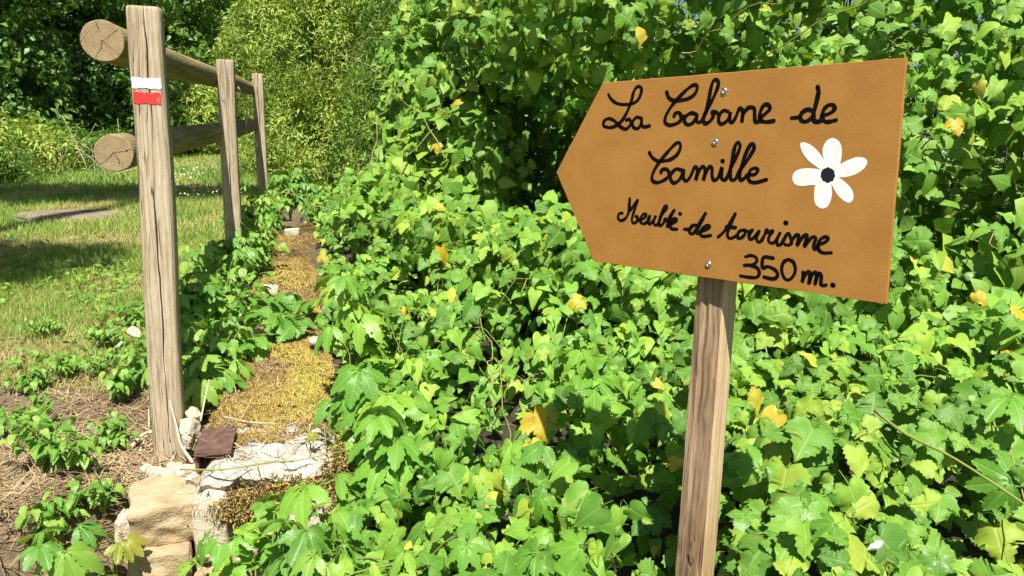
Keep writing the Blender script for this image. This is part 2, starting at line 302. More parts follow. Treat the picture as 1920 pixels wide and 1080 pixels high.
turf = np.where(P[:, 1] > 8, 1, turf)
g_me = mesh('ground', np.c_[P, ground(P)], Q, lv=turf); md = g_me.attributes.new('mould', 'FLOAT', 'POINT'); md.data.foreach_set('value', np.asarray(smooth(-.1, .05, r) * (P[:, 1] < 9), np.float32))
g_o = link('ground', g_me, M['soil'], kind='structure')

# ------------------------------------------------------------------ fence
fb = at(322, 866, 2.2)
fence = thing('post_and_rail_fence', 'weathered round rail wooden fence with three posts beside the mossy wall', 'fence', tuple(fb))
def post(base, top, wd, dp, seed):
    base, top = np.asarray(base), np.asarray(top); base = base - unit(top - base) * .12; L = np.linalg.norm(top - base); ax = unit(top - base)
    fr = unit(np.array([.22, -1., 0])); fr = unit(fr - ax * (fr @ ax)); sd = np.cross(fr, ax) * -1
    prof = []
    for cx, cy, a0 in ((1, 1, 0), (-1, 1, 90), (-1, -1, 180), (1, -1, 270)):
        for k in range(5):
            t = math.radians(a0 + k * 22.5); rr = .36 if cy > 0 else .62
            prof.append(((cx * (1 - rr) + rr * math.cos(t)) * wd / 2, (cy * (1 - rr) + rr * math.sin(t)) * dp / 2))
    n = len(prof); zs = np.r_[np.linspace(0, L - .012, 26), L - .004, L]; V = []
    for i, z in enumerate(zs):
        k = 1. if z < L - .01 else (.975 if z < L - .002 else .93)
        wob = np.array([noise(np.array([[seed * 3.1, z * 2.2, 0.]]), 1, seed)[0] - .5, noise(np.array([[seed * 3.1 + 9, z * 2., 0.]]), 1, seed)[0] - .5]) * .008
        for x, y in prof: V.append((x * k + wob[0], -y * k + wob[1], z))
    T = []
    for i in range(len(zs) - 1):
        for j in range(n):
            p, q = i * n + j, i * n + (j + 1) % n; T += [(p, p + n, q + n), (p, q + n, q)]
    c = len(V); V.append((0, 0, L + .001)); b = (len(zs) - 1) * n
    for j in range(n): T.append((c, b + (j + 1) % n, b + j))
    sd = np.cross(ax, fr) * -1
    Mx = Matrix(((sd[0], -fr[0], ax[0], base[0]), (sd[1], -fr[1], ax[1], base[1]), (sd[2], -fr[2], ax[2], base[2]), (0, 0, 0, 1)))
    if Mx.determinant() < 0:
        for i in range(3): Mx[i][0] *= -1
    o = link('post', mesh('post', V, T, smooth_=True), M['post'], fence); o.matrix_local = place(fence, Mx); return o, Mx, prof, L
p1, Mx1, prof1, L1 = post(fb, at(273, 16, 2.0), .086, .072, 1)
p2, *_ = post(at(443, 540, 4.15), at(422, 113, 3.93), .088, .075, 2)
p3, *_ = post(at(497, 430, 6.1), at(483, 139, 5.95), .084, .075, 3)
def blaze(name, y0, y1, x0, x1, mat, off, seed):
    inv = Mx1.inverted(); zc = [(inv @ Vector(at(285, y, 2.045)))[2] for y in (y1, y0)]; nx, nz = 26, 10; V = []
    for k in range(nz + 1):
        for i in range(nx + 1):
            u = x0 + (x1 - x0) * i / nx
            u += (.05 * (noise(np.array([[k * .8, seed * 7., i > nx / 2]]), 1.7, seed)[0] - .5)) * (abs(i / nx - .5) * 2) ** 6 * 1.6
            z = zc[0] + (zc[1] - zc[0]) * k / nz + (noise(np.array([[i * .45, seed, float(k > nz / 2)]]), 1, seed)[0] - .5) * .004 * (abs(k / nz - .5) * 2) ** 5 
            u = max(-1, min(1, u)); x = u * .043; e = max(0., abs(u) - .64) / .36; y = -.036 + (1 - math.sqrt(max(0, 1 - min(e, 1) ** 2))) * .013
            wob = [(noise(np.array([[3.1 + o9, z * m9, 0.]]), 1, 1)[0] - .5) * .008 for o9, m9 in ((0, 2.2), (9, 2.))]
            V.append((x + wob[0], y + wob[1] - off, z))
    T = [(k * (nx + 1) + i, k * (nx + 1) + i + 1, (k + 1) * (nx + 1) + i + 1, (k + 1) * (nx + 1) + i) for k in range(nz) for i in range(nx)]
    o = link(name, mesh(name, V, T), mat, p1); o['label'] = name.replace('_', ' ') + ' of painted trail mark on the post'
blaze('white_stripe', 150, 169, -.9, .84, M['white_paint'], .0016, 3)
blaze('red_stripe', 177, 197, -.86, .76, M['red_paint'], .0016, 5)
def rail(a, b, r0, r1, seed):
    a, b = np.asarray(a), np.asarray(b); L = np.linalg.norm(b - a); ax = unit(b - a); n = 28; up = np.array([0, 0, 1.]); x = unit(np.cross(up, ax)); y = np.cross(ax, x)
    V = []; T = []; zs = np.r_[0, .006, np.linspace(.03, L, 40)]
    for i, z in enumerate(zs):
        bow = .012 * math.sin(math.pi * z / L * 2)
        for k in range(n):
            t = 2 * math.pi * k / n; rr = (r0 + (r1 - r0) * z / L) * (1 + .10 * (fbm(np.array([[math.cos(t) * 1.3, math.sin(t) * 1.3, z * 1.5 + seed]]), 1.1, seed)[0] - .5)) * (.955 if i == 0 else 1)
            V.append((rr * math.cos(t) + bow, rr * math.sin(t), z))
    for i in range(len(zs) - 1):
        for k in range(n):
            p, q = i * n + k, i * n + (k + 1) % n; T += [(p, q, q + n), (p, q + n, p + n)]
    nb = len(T)
    for base in (0, (len(zs) - 1) * n):
        c = len(V); V.append(np.mean(V[base:base + n], axis=0)); 
        for k in range(n): T.append((c, base + (k + 1) % n, base + k) if base == 0 else (c, base + k, base + (k + 1) % n))
    me = mesh('rail', V, T); me.materials.append(M['rail']); me.materials.append(M['end'])
    for pidx in range(nb, len(T)): me.polygons[pidx].material_index = 1; me.polygons[pidx].use_smooth = False
    Mx = Matrix(((x[0], y[0], ax[0], a[0]), (x[1], y[1], ax[1], a[1]), (x[2], y[2], ax[2], a[2]), (0, 0, 0, 1)))
    o = link('rail', me, None, fence); o.matrix_local = place(fence, Mx); return o
rail(at(192, 77, 2.06), at(466, 166, 6.0), .057, .051, 1)
rail(at(213, 287, 2.10), at(468, 236, 6.0), .053, .054, 2)
mb = MB(); A, B = at(447, 165, 4.3), at(480, 275, 5.9)
ts = np.linspace(0, 1, 24); pts = A + (B - A) * ts[:, None]; pts[:, 2] -= .10 * np.sin(math.pi * ts) * .6; pts[:, 0] += .02 * np.sin(ts * 9)
mb.tube(pts, .0035, 5); pts2 = pts + np.c_[.006 * np.sin(ts * 60), 0 * ts, .006 * np.cos(ts * 60)]; mb.tube(pts2, .003, 5)
mb.build('tie_wire', M['wire'], fence, fb)

# ------------------------------------------------------------------ wall
W0 = np.array([*WR, 0.]); wall = thing('old_stone_wall', 'low old stone wall topped with golden moss and white mortar beside the fence', 'wall', (WR[0], WR[1], 0))
def wtop(a): return .075 + .093 * a
def wpt(r, a, z): return np.c_[WR[0] + R_[0] * r + E[0] * a, WR[1] + R_[1] * r + E[1] * a, z]
def top_h(r, a):     # uneven crest, crumbling at the near end
    P = np.c_[r, a]; near = smooth(.5, .1, a); c = wtop(a) + .05 * (fbm(P, 5, 21) - .5) + (.022 + .012 * near) * (fbm(P, 17, 22, 4) - .5) + .014 * near * np.abs(fbm(P, 38, 23, 3) - .5)
    edge = np.minimum(np.minimum(-r, r + WW), a + .05 * (fbm(np.c_[r, r * 0], 14, 24) - .35) + .012); return c - .055 * smooth(.055, 0, edge)
aa = np.r_[np.linspace(0, .55, 84), np.linspace(.58, WL, 110)]; rr = np.linspace(-WW, 0, 60); na, nr = len(aa), len(rr); Ag, Rg = np.meshgrid(aa, rr, indexing='ij')
Rj = Rg + .03 * (fbm(np.c_[Rg.ravel() * 0 + np.sign(Rg.ravel() + .19), Ag.ravel()], 3.5, 9).reshape(Ag.shape) - .5) * (abs(Rg + WW / 2) / (WW / 2)) ** 2 * 2
top = wpt(Rj.ravel(), Ag.ravel(), top_h(Rg.ravel(), Ag.ravel())); V = [top]; T = []; WH = [smooth(.42, .16, Ag.ravel() + .12 * (Rg.ravel() + .2)) * .95 + .05]
idx = np.arange(na * nr).reshape(na, nr); T += [np.c_[idx[:-1, :-1].ravel(), idx[:-1, 1:].ravel(), idx[1:, 1:].ravel(), idx[1:, :-1].ravel()]]
n0 = len(top)
for sn, (side, flip) in enumerate(((idx[:, 0], 1), (idx[:, -1], 0), (idx[0], 0), (idx[-1], 1))):
    t = top[side]; prev = side; rows = 44 if sn == 2 else 8; dz = .5 / rows
    for k in range(1, rows + 1):
        q = t.copy(); q[:, 2] -= dz * k; amp = .035
        if sn == 2:
            rsn = np.stack([rr, q[:, 2]], 1); inset = .030 * smooth(0, .05, k * dz) * 1. + .075 * (fbm(rsn, 11, 34, 4) - .5) * smooth(0, .04, k * dz); q[:, :2] += inset[:, None] * E; amp = .008
        q[:, :2] += (np.c_[fbm(q, 9, 31), fbm(q, 9, 32)] - .5) * amp; V.append(q); WH.append(np.full(len(q), .62 if sn == 2 else .15)); cur = np.arange(n0, n0 + len(q)); n0 += len(q)
        f = np.c_[prev[:-1], prev[1:], cur[1:], cur[:-1]]; T.append(f[:, ::-1] if flip else f); prev = cur
link('wall_body', mesh('wall_body', np.concatenate(V) - np.array(wall.location), np.concatenate(T), lv=np.concatenate(WH)), M['wall_skin'], wall)
def stone_mesh(w_, d_, h_, seed, rough=.16, n=7, facet=False, power=5.):
    """an irregular block: a rounded box with chipped, uneven faces"""
    V = []; key = {}; T = []
    def vid(x, y, z):
        k = (x, y, z)
        if k not in key: key[k] = len(V); V.append((2 * x / n - 1, 2 * y / n - 1, 2 * z / n - 1))
        return key[k]
    for ax in range(3):
        for s in (0, n):
            for i in range(n):
                for j in range(n):
                    q = []
                    for (di, dj) in ((0, 0), (1, 0), (1, 1), (0, 1)):
                        c = [0, 0, 0]; c[ax] = s; c[(ax + 1) % 3] = i + di; c[(ax + 2) % 3] = j + dj; q.append(vid(*c))
                    T.append(q if s else q[::-1])
    V = np.array(V); ln = (np.abs(V) ** power).sum(1) ** (1 / power); V = V / ln[:, None]
    off = np.array([seed * 5.3, seed * 1.7, seed * 9.1])
    V = V * (1 + rough * 2 * (fbm(V + off, .9, seed, 3) - .5))[:, None] + (np.c_[noise(V + off, 2.4, 1), noise(V + off, 2.4, 2), noise(V + off, 2.4, 3)] - .5) * rough * .9
    return mesh('stone', V * np.array([w_, d_, h_]) / 2, T, smooth_=not facet)
YAW = math.atan2(E[1], E[0]) - math.pi / 2
def stone(c, w_, d_, h_, seed, mat, parent=wall, tilt=(0, 0, 0), name='stone', label=None, **kw):
    o = link(name, stone_mesh(w_, d_, h_, seed, **kw), mat, parent); Mx = Matrix.Translation(c) @ Matrix.Rotation(YAW + tilt[2], 4, 'Z') @ Matrix.Rotation(tilt[0], 4, 'X') @ Matrix.Rotation(tilt[1], 4, 'Y')
    if parent: o.matrix_local = place(parent, Mx)
    else: o.matrix_world = Mx
    if label: o['label'] = label
    return o
# crumbled white capping at the end, blocks of the end face below it
def pr(r, a, z): return tuple(wpt(np.array([r]), np.array([a]), np.array([z]))[0])
caps = [(-.11, .055, .050, .09, .10, .045), (-.035, .06, .045, .075, .09, .06), (-.19, .12, .070, .08, .07, .03)]
for i, (r, a, z, w_, d_, h_) in enumerate(caps): stone(pr(r, a, z), w_, d_, h_, 40 + i, M['mortar'], rough=.34, n=12, power=4., facet=True)
face = [(-.335, .03, -.075, .085, .10, .19, 'limestone'), (-.085, .025, -.075, .15, .10, .13, 'limestone'), (-.225, .035, -.17, .12, .10, .12, 'limestone'),
        (-.06, .02, -.20, .15, .10, .10, 'limestone'), (-.335, .02, -.235, .10, .1, .11, 'sandstone'), (-.18, .02, -.29, .15, .1, .10, 'limestone'), (-.02, .03, -.31, .13, .1, .10, 'limestone')]
for i, (r, a, z, w_, d_, h_, mt) in enumerate(face): stone(pr(r, a, z), w_, d_, h_, 60 + i, M[mt], rough=.2, n=11, power=7., facet=True)
stone(at(313, 957, 1.96), .165, .17, .125, 81, M['sandstone'], tilt=(.14, -.05, .15), label='ochre sandstone block with chipped edges at the wall foot', n=16, facet=True, power=14., rough=.15)
stone(at(302, 1052, 1.93), .15, .15, .12, 82, M['sandstone'], tilt=(0, .05, .1), n=12, facet=True, power=14., rough=.15)
stone(at(238, 990, 1.97), .05, .09, .11, 83, M['limestone'], rough=.35, n=8, facet=True, power=4.)
for i, (px, py, d, s) in enumerate([(352, 884, 2.02, .05), (330, 880, 2.05, .045), (300, 890, 2.05, .05), (318, 896, 2.02, .035), (278, 884, 2.09, .04), (365, 900, 1.98, .035), (357, 800, 2.15, .05), (352, 822, 2.14, .045), (362, 775, 2.18, .035), (285, 905, 2.03, .03)]):
    stone(at(px, py, d) - [0, 0, s * .1], s * 1.3, s, s * .75, 100 + i, M['limestone'], rough=.35, n=6, facet=True, power=4., tilt=(i * .7, i * .3, i))
for i, (px, py, d, s) in enumerate([(548, 437, 5.3, .11), (483, 628, 3.0, .06), (470, 575, 3.5, .07), (505, 545, 3.7, .09), (592, 640, 2.85, .05)]):
    c = at(px, py, d); stone(tuple(c), s, s * 1.2, s * .6, 90 + i, M['limestone'])
# loose moss and litter on the crest
def tufts(P, Nn, h, wd, lv, k=4, spread=.9):
    """small sprays of k blades"""
    n = len(P); P = np.repeat(P, k, 0); Nn = np.repeat(Nn, k, 0); lv = np.repeat(lv, k); h = np.repeat(h, k); wd = np.repeat(wd, k)
    d = unit(Nn + rng.normal(0, spread, (n * k, 3))); s = unit(np.cross(d, rng.normal(0, 1, (n * k, 3))))
    V = np.empty((n * k, 3, 3)); V[:, 0] = P - s * wd[:, None]; V[:, 1] = P + s * wd[:, None]; V[:, 2] = P + d * h[:, None]
    return V.reshape(-1, 3), np.arange(n * k * 3).reshape(-1, 3), np.repeat(lv, 3)
n = 52000; a = rng.random(n) ** 1.6 * WL; r = -WW + rng.random(n) * WW * 1.02
msk = fbm(np.c_[r, a], 6, 41, 4); bare = smooth(.27, .17, a + .55 * (fbm(np.c_[r, a], 11, 47, 4) - .5) - .35 * np.maximum(0, r + .2)); keep = ((msk + .25 * rng.random(n)) > .40) & (rng.random(n) > bare * 1.04)
r, a, msk = r[keep], a[keep], msk[keep]; Pm = wpt(r, a, top_h(r, a) + .001 + .012 * fbm(np.c_[r, a], 30, 43))
lv = np.clip(-.05 + .9 * (fbm(np.c_[r, a], 9, 44, 4) - .25) + 1.1 * (fbm(np.c_[r, a], 3.2, 45, 3) - .3) + .35 * smooth(-.25, -.02, r) * smooth(1.3, .2, a) - .15 * smooth(.6, 2., a) + rng.normal(0, .12, len(r)), 0, 1)
V, T, L = tufts(Pm, np.tile([0, 0, 1.], (len(Pm), 1)), rng.uniform(.004, .011, len(Pm)) * (1 + .5 * np.repeat(1, len(Pm))), rng.uniform(.0012, .0024, len(Pm)) * (1 + a * .5), lv)
mb = MB(); mb.add(V, T, L)
for (cr, cz, sr, sz, cnt) in ((-.235, -.02, .045, .022, 1800), (-.13, .015, .05, .015, 900), (-.005, .0, .02, .07, 1300), (-.02, -.10, .03, .05, 500)):      # moss hanging on the end face
    q = wpt(rng.normal(cr, sr, cnt), np.full(cnt, -.012) - .02 * rng.random(cnt) + .03 * (rng.random(cnt) > .5), rng.normal(cz, sz, cnt))
    V, T, L = tufts(q, np.tile([-E[0], -E[1], .3], (cnt, 1)), rng.uniform(.006, .014, cnt), rng.uniform(.0015, .003, cnt), np.clip(rng.normal(.35, .25, cnt), 0, 1)); mb.add(V, T, L)
mb.build('moss', M['moss'], wall, wall.location, kind='stuff')
def strands(P, L, wd, lv, up=.12, bend=.4):
    n = len(P); d = unit(np.c_[rng.normal(0, 1, (n, 2)), rng.normal(up, up, n)]); s = unit(np.cross(d, np.tile([0, 0, 1.], (n, 1)))); e = unit(d + rng.normal(0, bend, (n, 3)) * [1, 1, .3])
    V = np.empty((n, 6, 3)); m = P + d * (L / 2)[:, None]; t = m + e * (L / 2)[:, None]; o = s * wd[:, None]
    V[:, 0] = P - o; V[:, 1] = P + o; V[:, 2] = m + o; V[:, 3] = m - o; V[:, 4] = t + o * .4; V[:, 5] = t - o * .4
    f = np.array([[0, 1, 2], [0, 2, 3], [3, 2, 4], [3, 4, 5]]); T = (np.arange(n)[:, None, None] * 6 + f).reshape(-1, 3)
    return V.reshape(-1, 3), T, np.repeat(lv, 6)
n = 1500; a = rng.random(n) ** 1.2 * WL; r = -WW + rng.random(n) * WW; q = wpt(r, a, top_h(r, a) + .012)
V, T, L = strands(q, rng.uniform(.02, .09, n), rng.uniform(.0007, .0018, n), rng.random(n)); mb = MB(); mb.add(V, T, L); mb.build('plant_litter', M['straw'], wall, wall.location, kind='stuff')
# rusty iron angle set into the wall end
ir = MB(); c = at(400, 850, 1.985); 
def obox(mb, c, X, Y, Z, h, lv=0.):
    V = [np.asarray(c) + X * sx * h[0] + Y * sy * h[1] + Z * sz * h[2] for sx in (-1, 1) for sy in (-1, 1) for sz in (-1, 1)]
    T = [(0, 1, 3), (0, 3, 2), (4, 6, 7), (4, 7, 5), (0, 4, 5), (0, 5, 1), (2, 3, 7), (2, 7, 6), (0, 2, 6), (0, 6, 4), (1, 5, 7), (1, 7, 3)]; mb.add(V, T, lv)
Xr = np.array([R_[0], R_[1], 0]); Ye = np.array([E[0], E[1], .06]); Zu = np.array([0, 0, 1.])
ob = []
obox(ir, c + Ye * .075 + Zu * .004, Xr, Ye, Zu, (.047, .085, .005)); obox(ir, c + Ye * .08 - Xr * .0435 - Zu * .065, Xr, Ye, Zu, (.0045, .075, .0635)); obox(ir, c + Ye * .085 - Xr * .0435 - Zu * .20, Xr, Ye, Zu, (.003, .07, .07))
irn = ir.build('rusty_iron_bar', M['rust'], None, c, smooth_=False, label='rusty brown iron angle set into the mossy wall end', cat='iron bar')
bv = irn.modifiers.new('bevel', 'BEVEL'); bv.width = .0018; bv.segments = 2

# ------------------------------------------------------------------ direction sign
TH = math.radians(43); nrm = np.array([-math.sin(TH), -math.cos(TH), 0]); ub = np.array([math.cos(TH), -math.sin(TH), 0]); vb = np.array([0, 0, 1.]); PB = at(1345, 320, 1.1)
def bp(px, py):                  # photo pixel -> metres on the board's face
    q = at(px, py, 1.) - np.array([0, 0, CH]); C0 = np.array([0, 0, CH]); s = ((PB - C0) @ nrm) / (q @ nrm); w3 = C0 + q * s - PB; return np.array([w3 @ ub, w3 @ vb])
sA, sB = at(1345, 530, 1.168), at(1303, 1080, 1.241); dirn = unit(sA - sB); foot = sB - dirn * .42
sign = thing('direction_sign', 'brown arrow board hand lettered La Cabane de Camille on a rough wooden stake', 'sign', tuple(foot))
def stake():
    top = sA + dirn * .22; L = np.linalg.norm(top - foot); fx = unit(ub - dirn * (ub @ dirn)); fy = np.cross(dirn, fx); n = 34; V = []; T = []; ns = 7
    prof = [(-1 + 2 * k / ns, -1) for k in range(ns)] + [(1, -1 + 2 * k / ns) for k in range(ns)] + [(1 - 2 * k / ns, 1) for k in range(ns)] + [(-1, 1 - 2 * k / ns) for k in range(ns)]; m = len(prof)
    for i in range(n + 1):
        z = L * i / n
        for k, (x, y) in enumerate(prof):
            jx = (fbm(np.array([[x * 2, y * 2, z * 5]]), 1.7, 7)[0] - .5); fr = .006 if y == -1 else .0015
            ch = 1 - .07 * (abs(x) == 1 and abs(y) == 1)
            V.append((x * .0245 * ch + (.004 * jx if x == -1 else .001 * jx), y * .0245 * ch + fr * jx + (.0008 * math.sin(x * 9 + z * 3) if y == -1 else 0), z))
    for i in range(n):
        for k in range(m):
            p, q = i * m + k, i * m + (k + 1) % m; T.append((p, q, q + m, p + m))
    for b, rev in ((0, 1), (n * m, 0)):
        for k in range(1, m // 2):
            f = (b + k, b + k + 1 if k + 1 < m else b, b + m - k - 1, b + m - k) if k < m // 2 - 0 else None
            if f and len(set(f)) == 4: T.append(f[::-1] if rev else f)
    me = mesh('stake', V, T, smooth_=False); me.materials.append(M['stake']); me.materials.append(M['stake_side'])
    for p_ in me.polygons:
        if p_.normal.x > .7: p_.material_index = 1
    Mx = Matrix(((fx[0], fy[0], dirn[0], foot[0]), (fx[1], fy[1], dirn[1], foot[1]), (fx[2], fy[2], dirn[2], foot[2]), (0, 0, 0, 1)))
    o = link('stake', me, None, sign); o.matrix_local = place(sign, Mx)
stake()
# board: local x along the board, y up, z out of the face
MBd = Matrix(((ub[0], vb[0], nrm[0], PB[0]), (ub[1], vb[1], nrm[1], PB[1]), (ub[2], vb[2], nrm[2], PB[2]), (0, 0, 0, 1)))
outl = [bp(*c) for c in ((1043, 323), (1113, 490), (1662, 570), (1700, 108), (1130, 155))]; ring = []
for i in range(5):
    a, b = outl[i], outl[(i + 1) % 5]; nn = np.array([b[1] - a[1], a[0] - b[0]]); nn = nn / np.linalg.norm(nn)
    for k in range(14): ring.append(a + (b - a) * k / 14 + nn * (random.random() - .5) * .0008 * (k > 0))
ring = np.array(ring); m = len(ring); TB = .0065; b_ = .0008
ctr = ring.mean(0); inn = ring + unit(ctr - ring) * b_
V = np.concatenate([np.c_[inn, np.zeros(m)], np.c_[ring, np.full(m, -b_)], np.c_[ring, np.full(m, -TB + b_)], np.c_[inn, np.full(m, -TB)], [[*ctr, 0]], [[*ctr, -TB]]]); T = []
for i in range(m):
    j = (i + 1) % m; T += [(4 * m, i, j), (4 * m + 1, 3 * m + j, 3 * m + i)]
    for k in range(3): T += [(k * m + i, (k + 1) * m + i, (k + 1) * m + j), (k * m + i, (k + 1) * m + j, k * m + j)]
board = link('board', mesh('board', V, T, smooth_=False), M['board'], sign); board.matrix_local = place(sign, MBd)
def cr_spline(P, k=5):
    P = np.asarray(P, float); Q = np.vstack([2 * P[0] - P[1], P, 2 * P[-1] - P[-2]]); out = []
    for i in range(1, len(Q) - 2):
        for t in np.linspace(0, 1, k, endpoint=False):
            a, b, c, d = Q[i - 1:i + 3]; out.append(.5 * (2 * b + (c - a) * t + (2 * a - 5 * b + 4 * c - d) * t * t + (3 * b - a - 3 * c + d) * t ** 3))
    out.append(P[-1]); return np.array(out)
cnt = [0]
def strokes(text, ox, oy, sc, width, lines):
    V, T = [], []; nb = 0
    for ln in lines:
        pts = [(ox + x / sc, oy + y / sc) for x, y in ln]
        if len(pts) == 1: pts = [(pts[0][0] - .5, pts[0][1] - .4), (pts[0][0], pts[0][1]), (pts[0][0] + .6, pts[0][1] + .4)]; wf = 1.25
        else: wf = 1.
        s = np.array([bp(*p) for p in cr_spline(pts)]); wd = width * wf * (1 + .34 * (noise(np.c_[np.arange(len(s)) * .25, np.full(len(s), cnt[0] * 3.)], 1, 5) - .5)) / 2
        tg = unit(np.gradient(s, axis=0)); nr_ = np.c_[-tg[:, 1], tg[:, 0]]; cnt[0] += 1; z = .00018 + .00002 * (cnt[0] % 9)
        L_, R2 = s + nr_ * wd[:, None], s - nr_ * wd[:, None]
        for i in range(len(s)):
            V += [(*L_[i], z), (*R2[i], z)]
            if i: T += [(nb + 2 * i - 2, nb + 2 * i - 1, nb + 2 * i + 1), (nb + 2 * i - 2, nb + 2 * i + 1, nb + 2 * i)]
        nb = len(V)
        for e in range(0, len(s), 3):             # round pen tip, so bends and ends are full
            if 0 < e < len(s) - 1 and tg[e] @ tg[e - 1] > .93: continue
            c = nb; V.append((*s[e], z + .00001)); 
            for k in range(10): t = k * math.pi / 5; V.append((s[e][0] + wd[e] * math.cos(t), s[e][1] + wd[e] * math.sin(t), z + .00001))
            T += [(c, c + 1 + k, c + 1 + (k + 1) % 10) for k in range(10)]; nb = len(V)
        c = nb; e = len(s) - 1; V.append((*s[e], z + .00001)); 
        for k in range(10): t = k * math.pi / 5; V.append((s[e][0] + wd[e] * math.cos(t), s[e][1] + wd[e] * math.sin(t), z + .00001))
        T += [(c, c + 1 + k, c + 1 + (k + 1) % 10) for k in range(10)]; nb = len(V)
    o = link('lettering', mesh('lettering', V, T, smooth_=False), M['ink'], board); o['label'] = 'handwritten black word ' + text; return o
A_ = (1030, 90, 4.154); B_ = (1370, 90, 4.154); C_ = (1130, 340, 4.907); D_ = (1330, 360, 5.4); W1, W2 = .0058, .0051
strokes('La', *A_, W1, [[(460, 360), (480, 395), (520, 428), (570, 440), (640, 435), (690, 405), (715, 350), (718, 315), (700, 300), (675, 310), (655, 350), (640, 410), (610, 490), (570, 560), (520, 605), (470, 620), (430, 610), (420, 590), (435, 560), (470, 550), (510, 570), (550, 610), (590, 632), (620, 615), (635, 580), (622, 555), (600, 562)],
    [(712, 545), (680, 540), (652, 570), (652, 612), (685, 628), (712, 600), (720, 548), (720, 590), (738, 615), (780, 607)]])
strokes('Cabane', *A_, W1, [[(915, 345), (930, 385), (965, 408), (1020, 408), (1085, 393), (1132, 360), (1152, 315), (1145, 290), (1115, 292), (1070, 325), (1010, 385), (950, 455), (908, 530), (902, 578), (930, 600), (975, 595), (1018, 570), (1028, 535), (1010, 505), (982, 508), (972, 532)],
    [(1030, 535), (1060, 530)], [(1145, 515), (1105, 507), (1065, 532), (1052, 570), (1078, 598), (1115, 585), (1142, 548), (1152, 515), (1148, 565), (1168, 580), (1192, 560)],
    [(1192, 560), (1225, 490), (1268, 410), (1305, 325), (1318, 275), (1303, 248), (1278, 258), (1260, 310), (1243, 400), (1218, 500), (1200, 560), (1215, 587), (1250, 572), (1278, 530), (1270, 495), (1300, 500), (1320, 520)],
    [(1395, 495), (1355, 488), (1325, 525), (1320, 570), (1340, 592), (1375, 575), (1402, 540), (1412, 498), (1405, 560), (1425, 578), (1452, 540), (1478, 478), (1497, 470), (1507, 500), (1500, 582), (1510, 520), (1545, 470), (1575, 462), (1598, 475), (1600, 530), (1605, 570), (1630, 575), (1648, 545), (1690, 505), (1718, 475), (1710, 445), (1678, 442), (1650, 480), (1640, 540), (1658, 570), (1700, 575), (1748, 568)]])
strokes('de', *B_, W1, [[(475, 545), (530, 537), (560, 500), (600, 480), (642, 490)], [(642, 490), (595, 480), (552, 510), (545, 555), (575, 574), (618, 555), (648, 500), (672, 410), (685, 345), (678, 303)], [(684, 350), (662, 440), (646, 520), (652, 570), (700, 568), (718, 530), (770, 510), (808, 480), (800, 447), (765, 445), (730, 475), (713, 530), (730, 570), (770, 574), (820, 562)]])
strokes('Camille', *A_, W1, [[(780, 815), (800, 850), (840, 878), (890, 880), (950, 865), (1000, 825), (1022, 770), (1012, 738), (982, 747), (940, 790), (880, 860), (830, 930), (800, 1000), (808, 1037), (845, 1048), (892, 1030), (928, 1000), (930, 962), (905, 943), (875, 952), (870, 970)], [(930, 985), (955, 970)],
    [(1038, 955), (990, 943), (952, 978), (945, 1020), (970, 1052), (1012, 1028), (1038, 985), (1048, 945), (1045, 1010), (1068, 1035), (1100, 1000), (1132, 930), (1155, 945), (1150, 990), (1140, 1030), (1157, 980), (1190, 925), (1212, 940), (1210, 990), (1200, 1032), (1217, 980), (1247, 925), (1268, 940), (1268, 990), (1282, 1028), (1315, 1010), (1345, 930), (1340, 985), (1348, 1025), (1380, 1015), (1412, 940), (1460, 840), (1486, 770), (1472, 735), (1447, 765), (1425, 870), (1408, 975), (1420, 1026), (1450, 1020), (1480, 960), (1545, 870), (1592, 790), (1592, 755), (1567, 755), (1532, 820), (1498, 920), (1482, 990), (1492, 1027), (1522, 1012), (1545, 988), (1600, 985), (1624, 952), (1602, 935), (1567, 952), (1550, 1000), (1562, 1038), (1610, 1047), (1690, 1026)], [(1350, 880)]])
strokes('Meublé', *C_, W2, [[(182, 292), (152, 298), (142, 335), (165, 360), (200, 350), (230, 310), (246, 250), (250, 160)], [(250, 165), (243, 245), (256, 265), (290, 215), (324, 170), (302, 240), (276, 320), (270, 365), (292, 385), (318, 362), (322, 328), (305, 322)], [(322, 345), (345, 355), (385, 335), (402, 308), (378, 300), (350, 338), (352, 378), (385, 388), (425, 360), (434, 320), (417, 365), (435, 392), (470, 355), (490, 315), (472, 370), (482, 402), (512, 388), (550, 300), (588, 252), (590, 226), (568, 235), (545, 290), (520, 370), (530, 408), (560, 385), (577, 345), (592, 365), (625, 310), (660, 264), (640, 300), (610, 370), (592, 415), (622, 398), (670, 370), (682, 350), (655, 343), (630, 378), (623, 420), (645, 437), (685, 440)], [(712, 298)]])
strokes('de', *C_, W2, [[(752, 440), (800, 440), (835, 405), (868, 405)], [(868, 408), (828, 405), (800, 440), (805, 477), (835, 477), (870, 430), (905, 360), (946, 296)], [(940, 305), (915, 360), (880, 430), (868, 475)], [(872, 478), (905, 462), (960, 440), (986, 415), (958, 404), (915, 440), (900, 482), (925, 506), (995, 498)]])
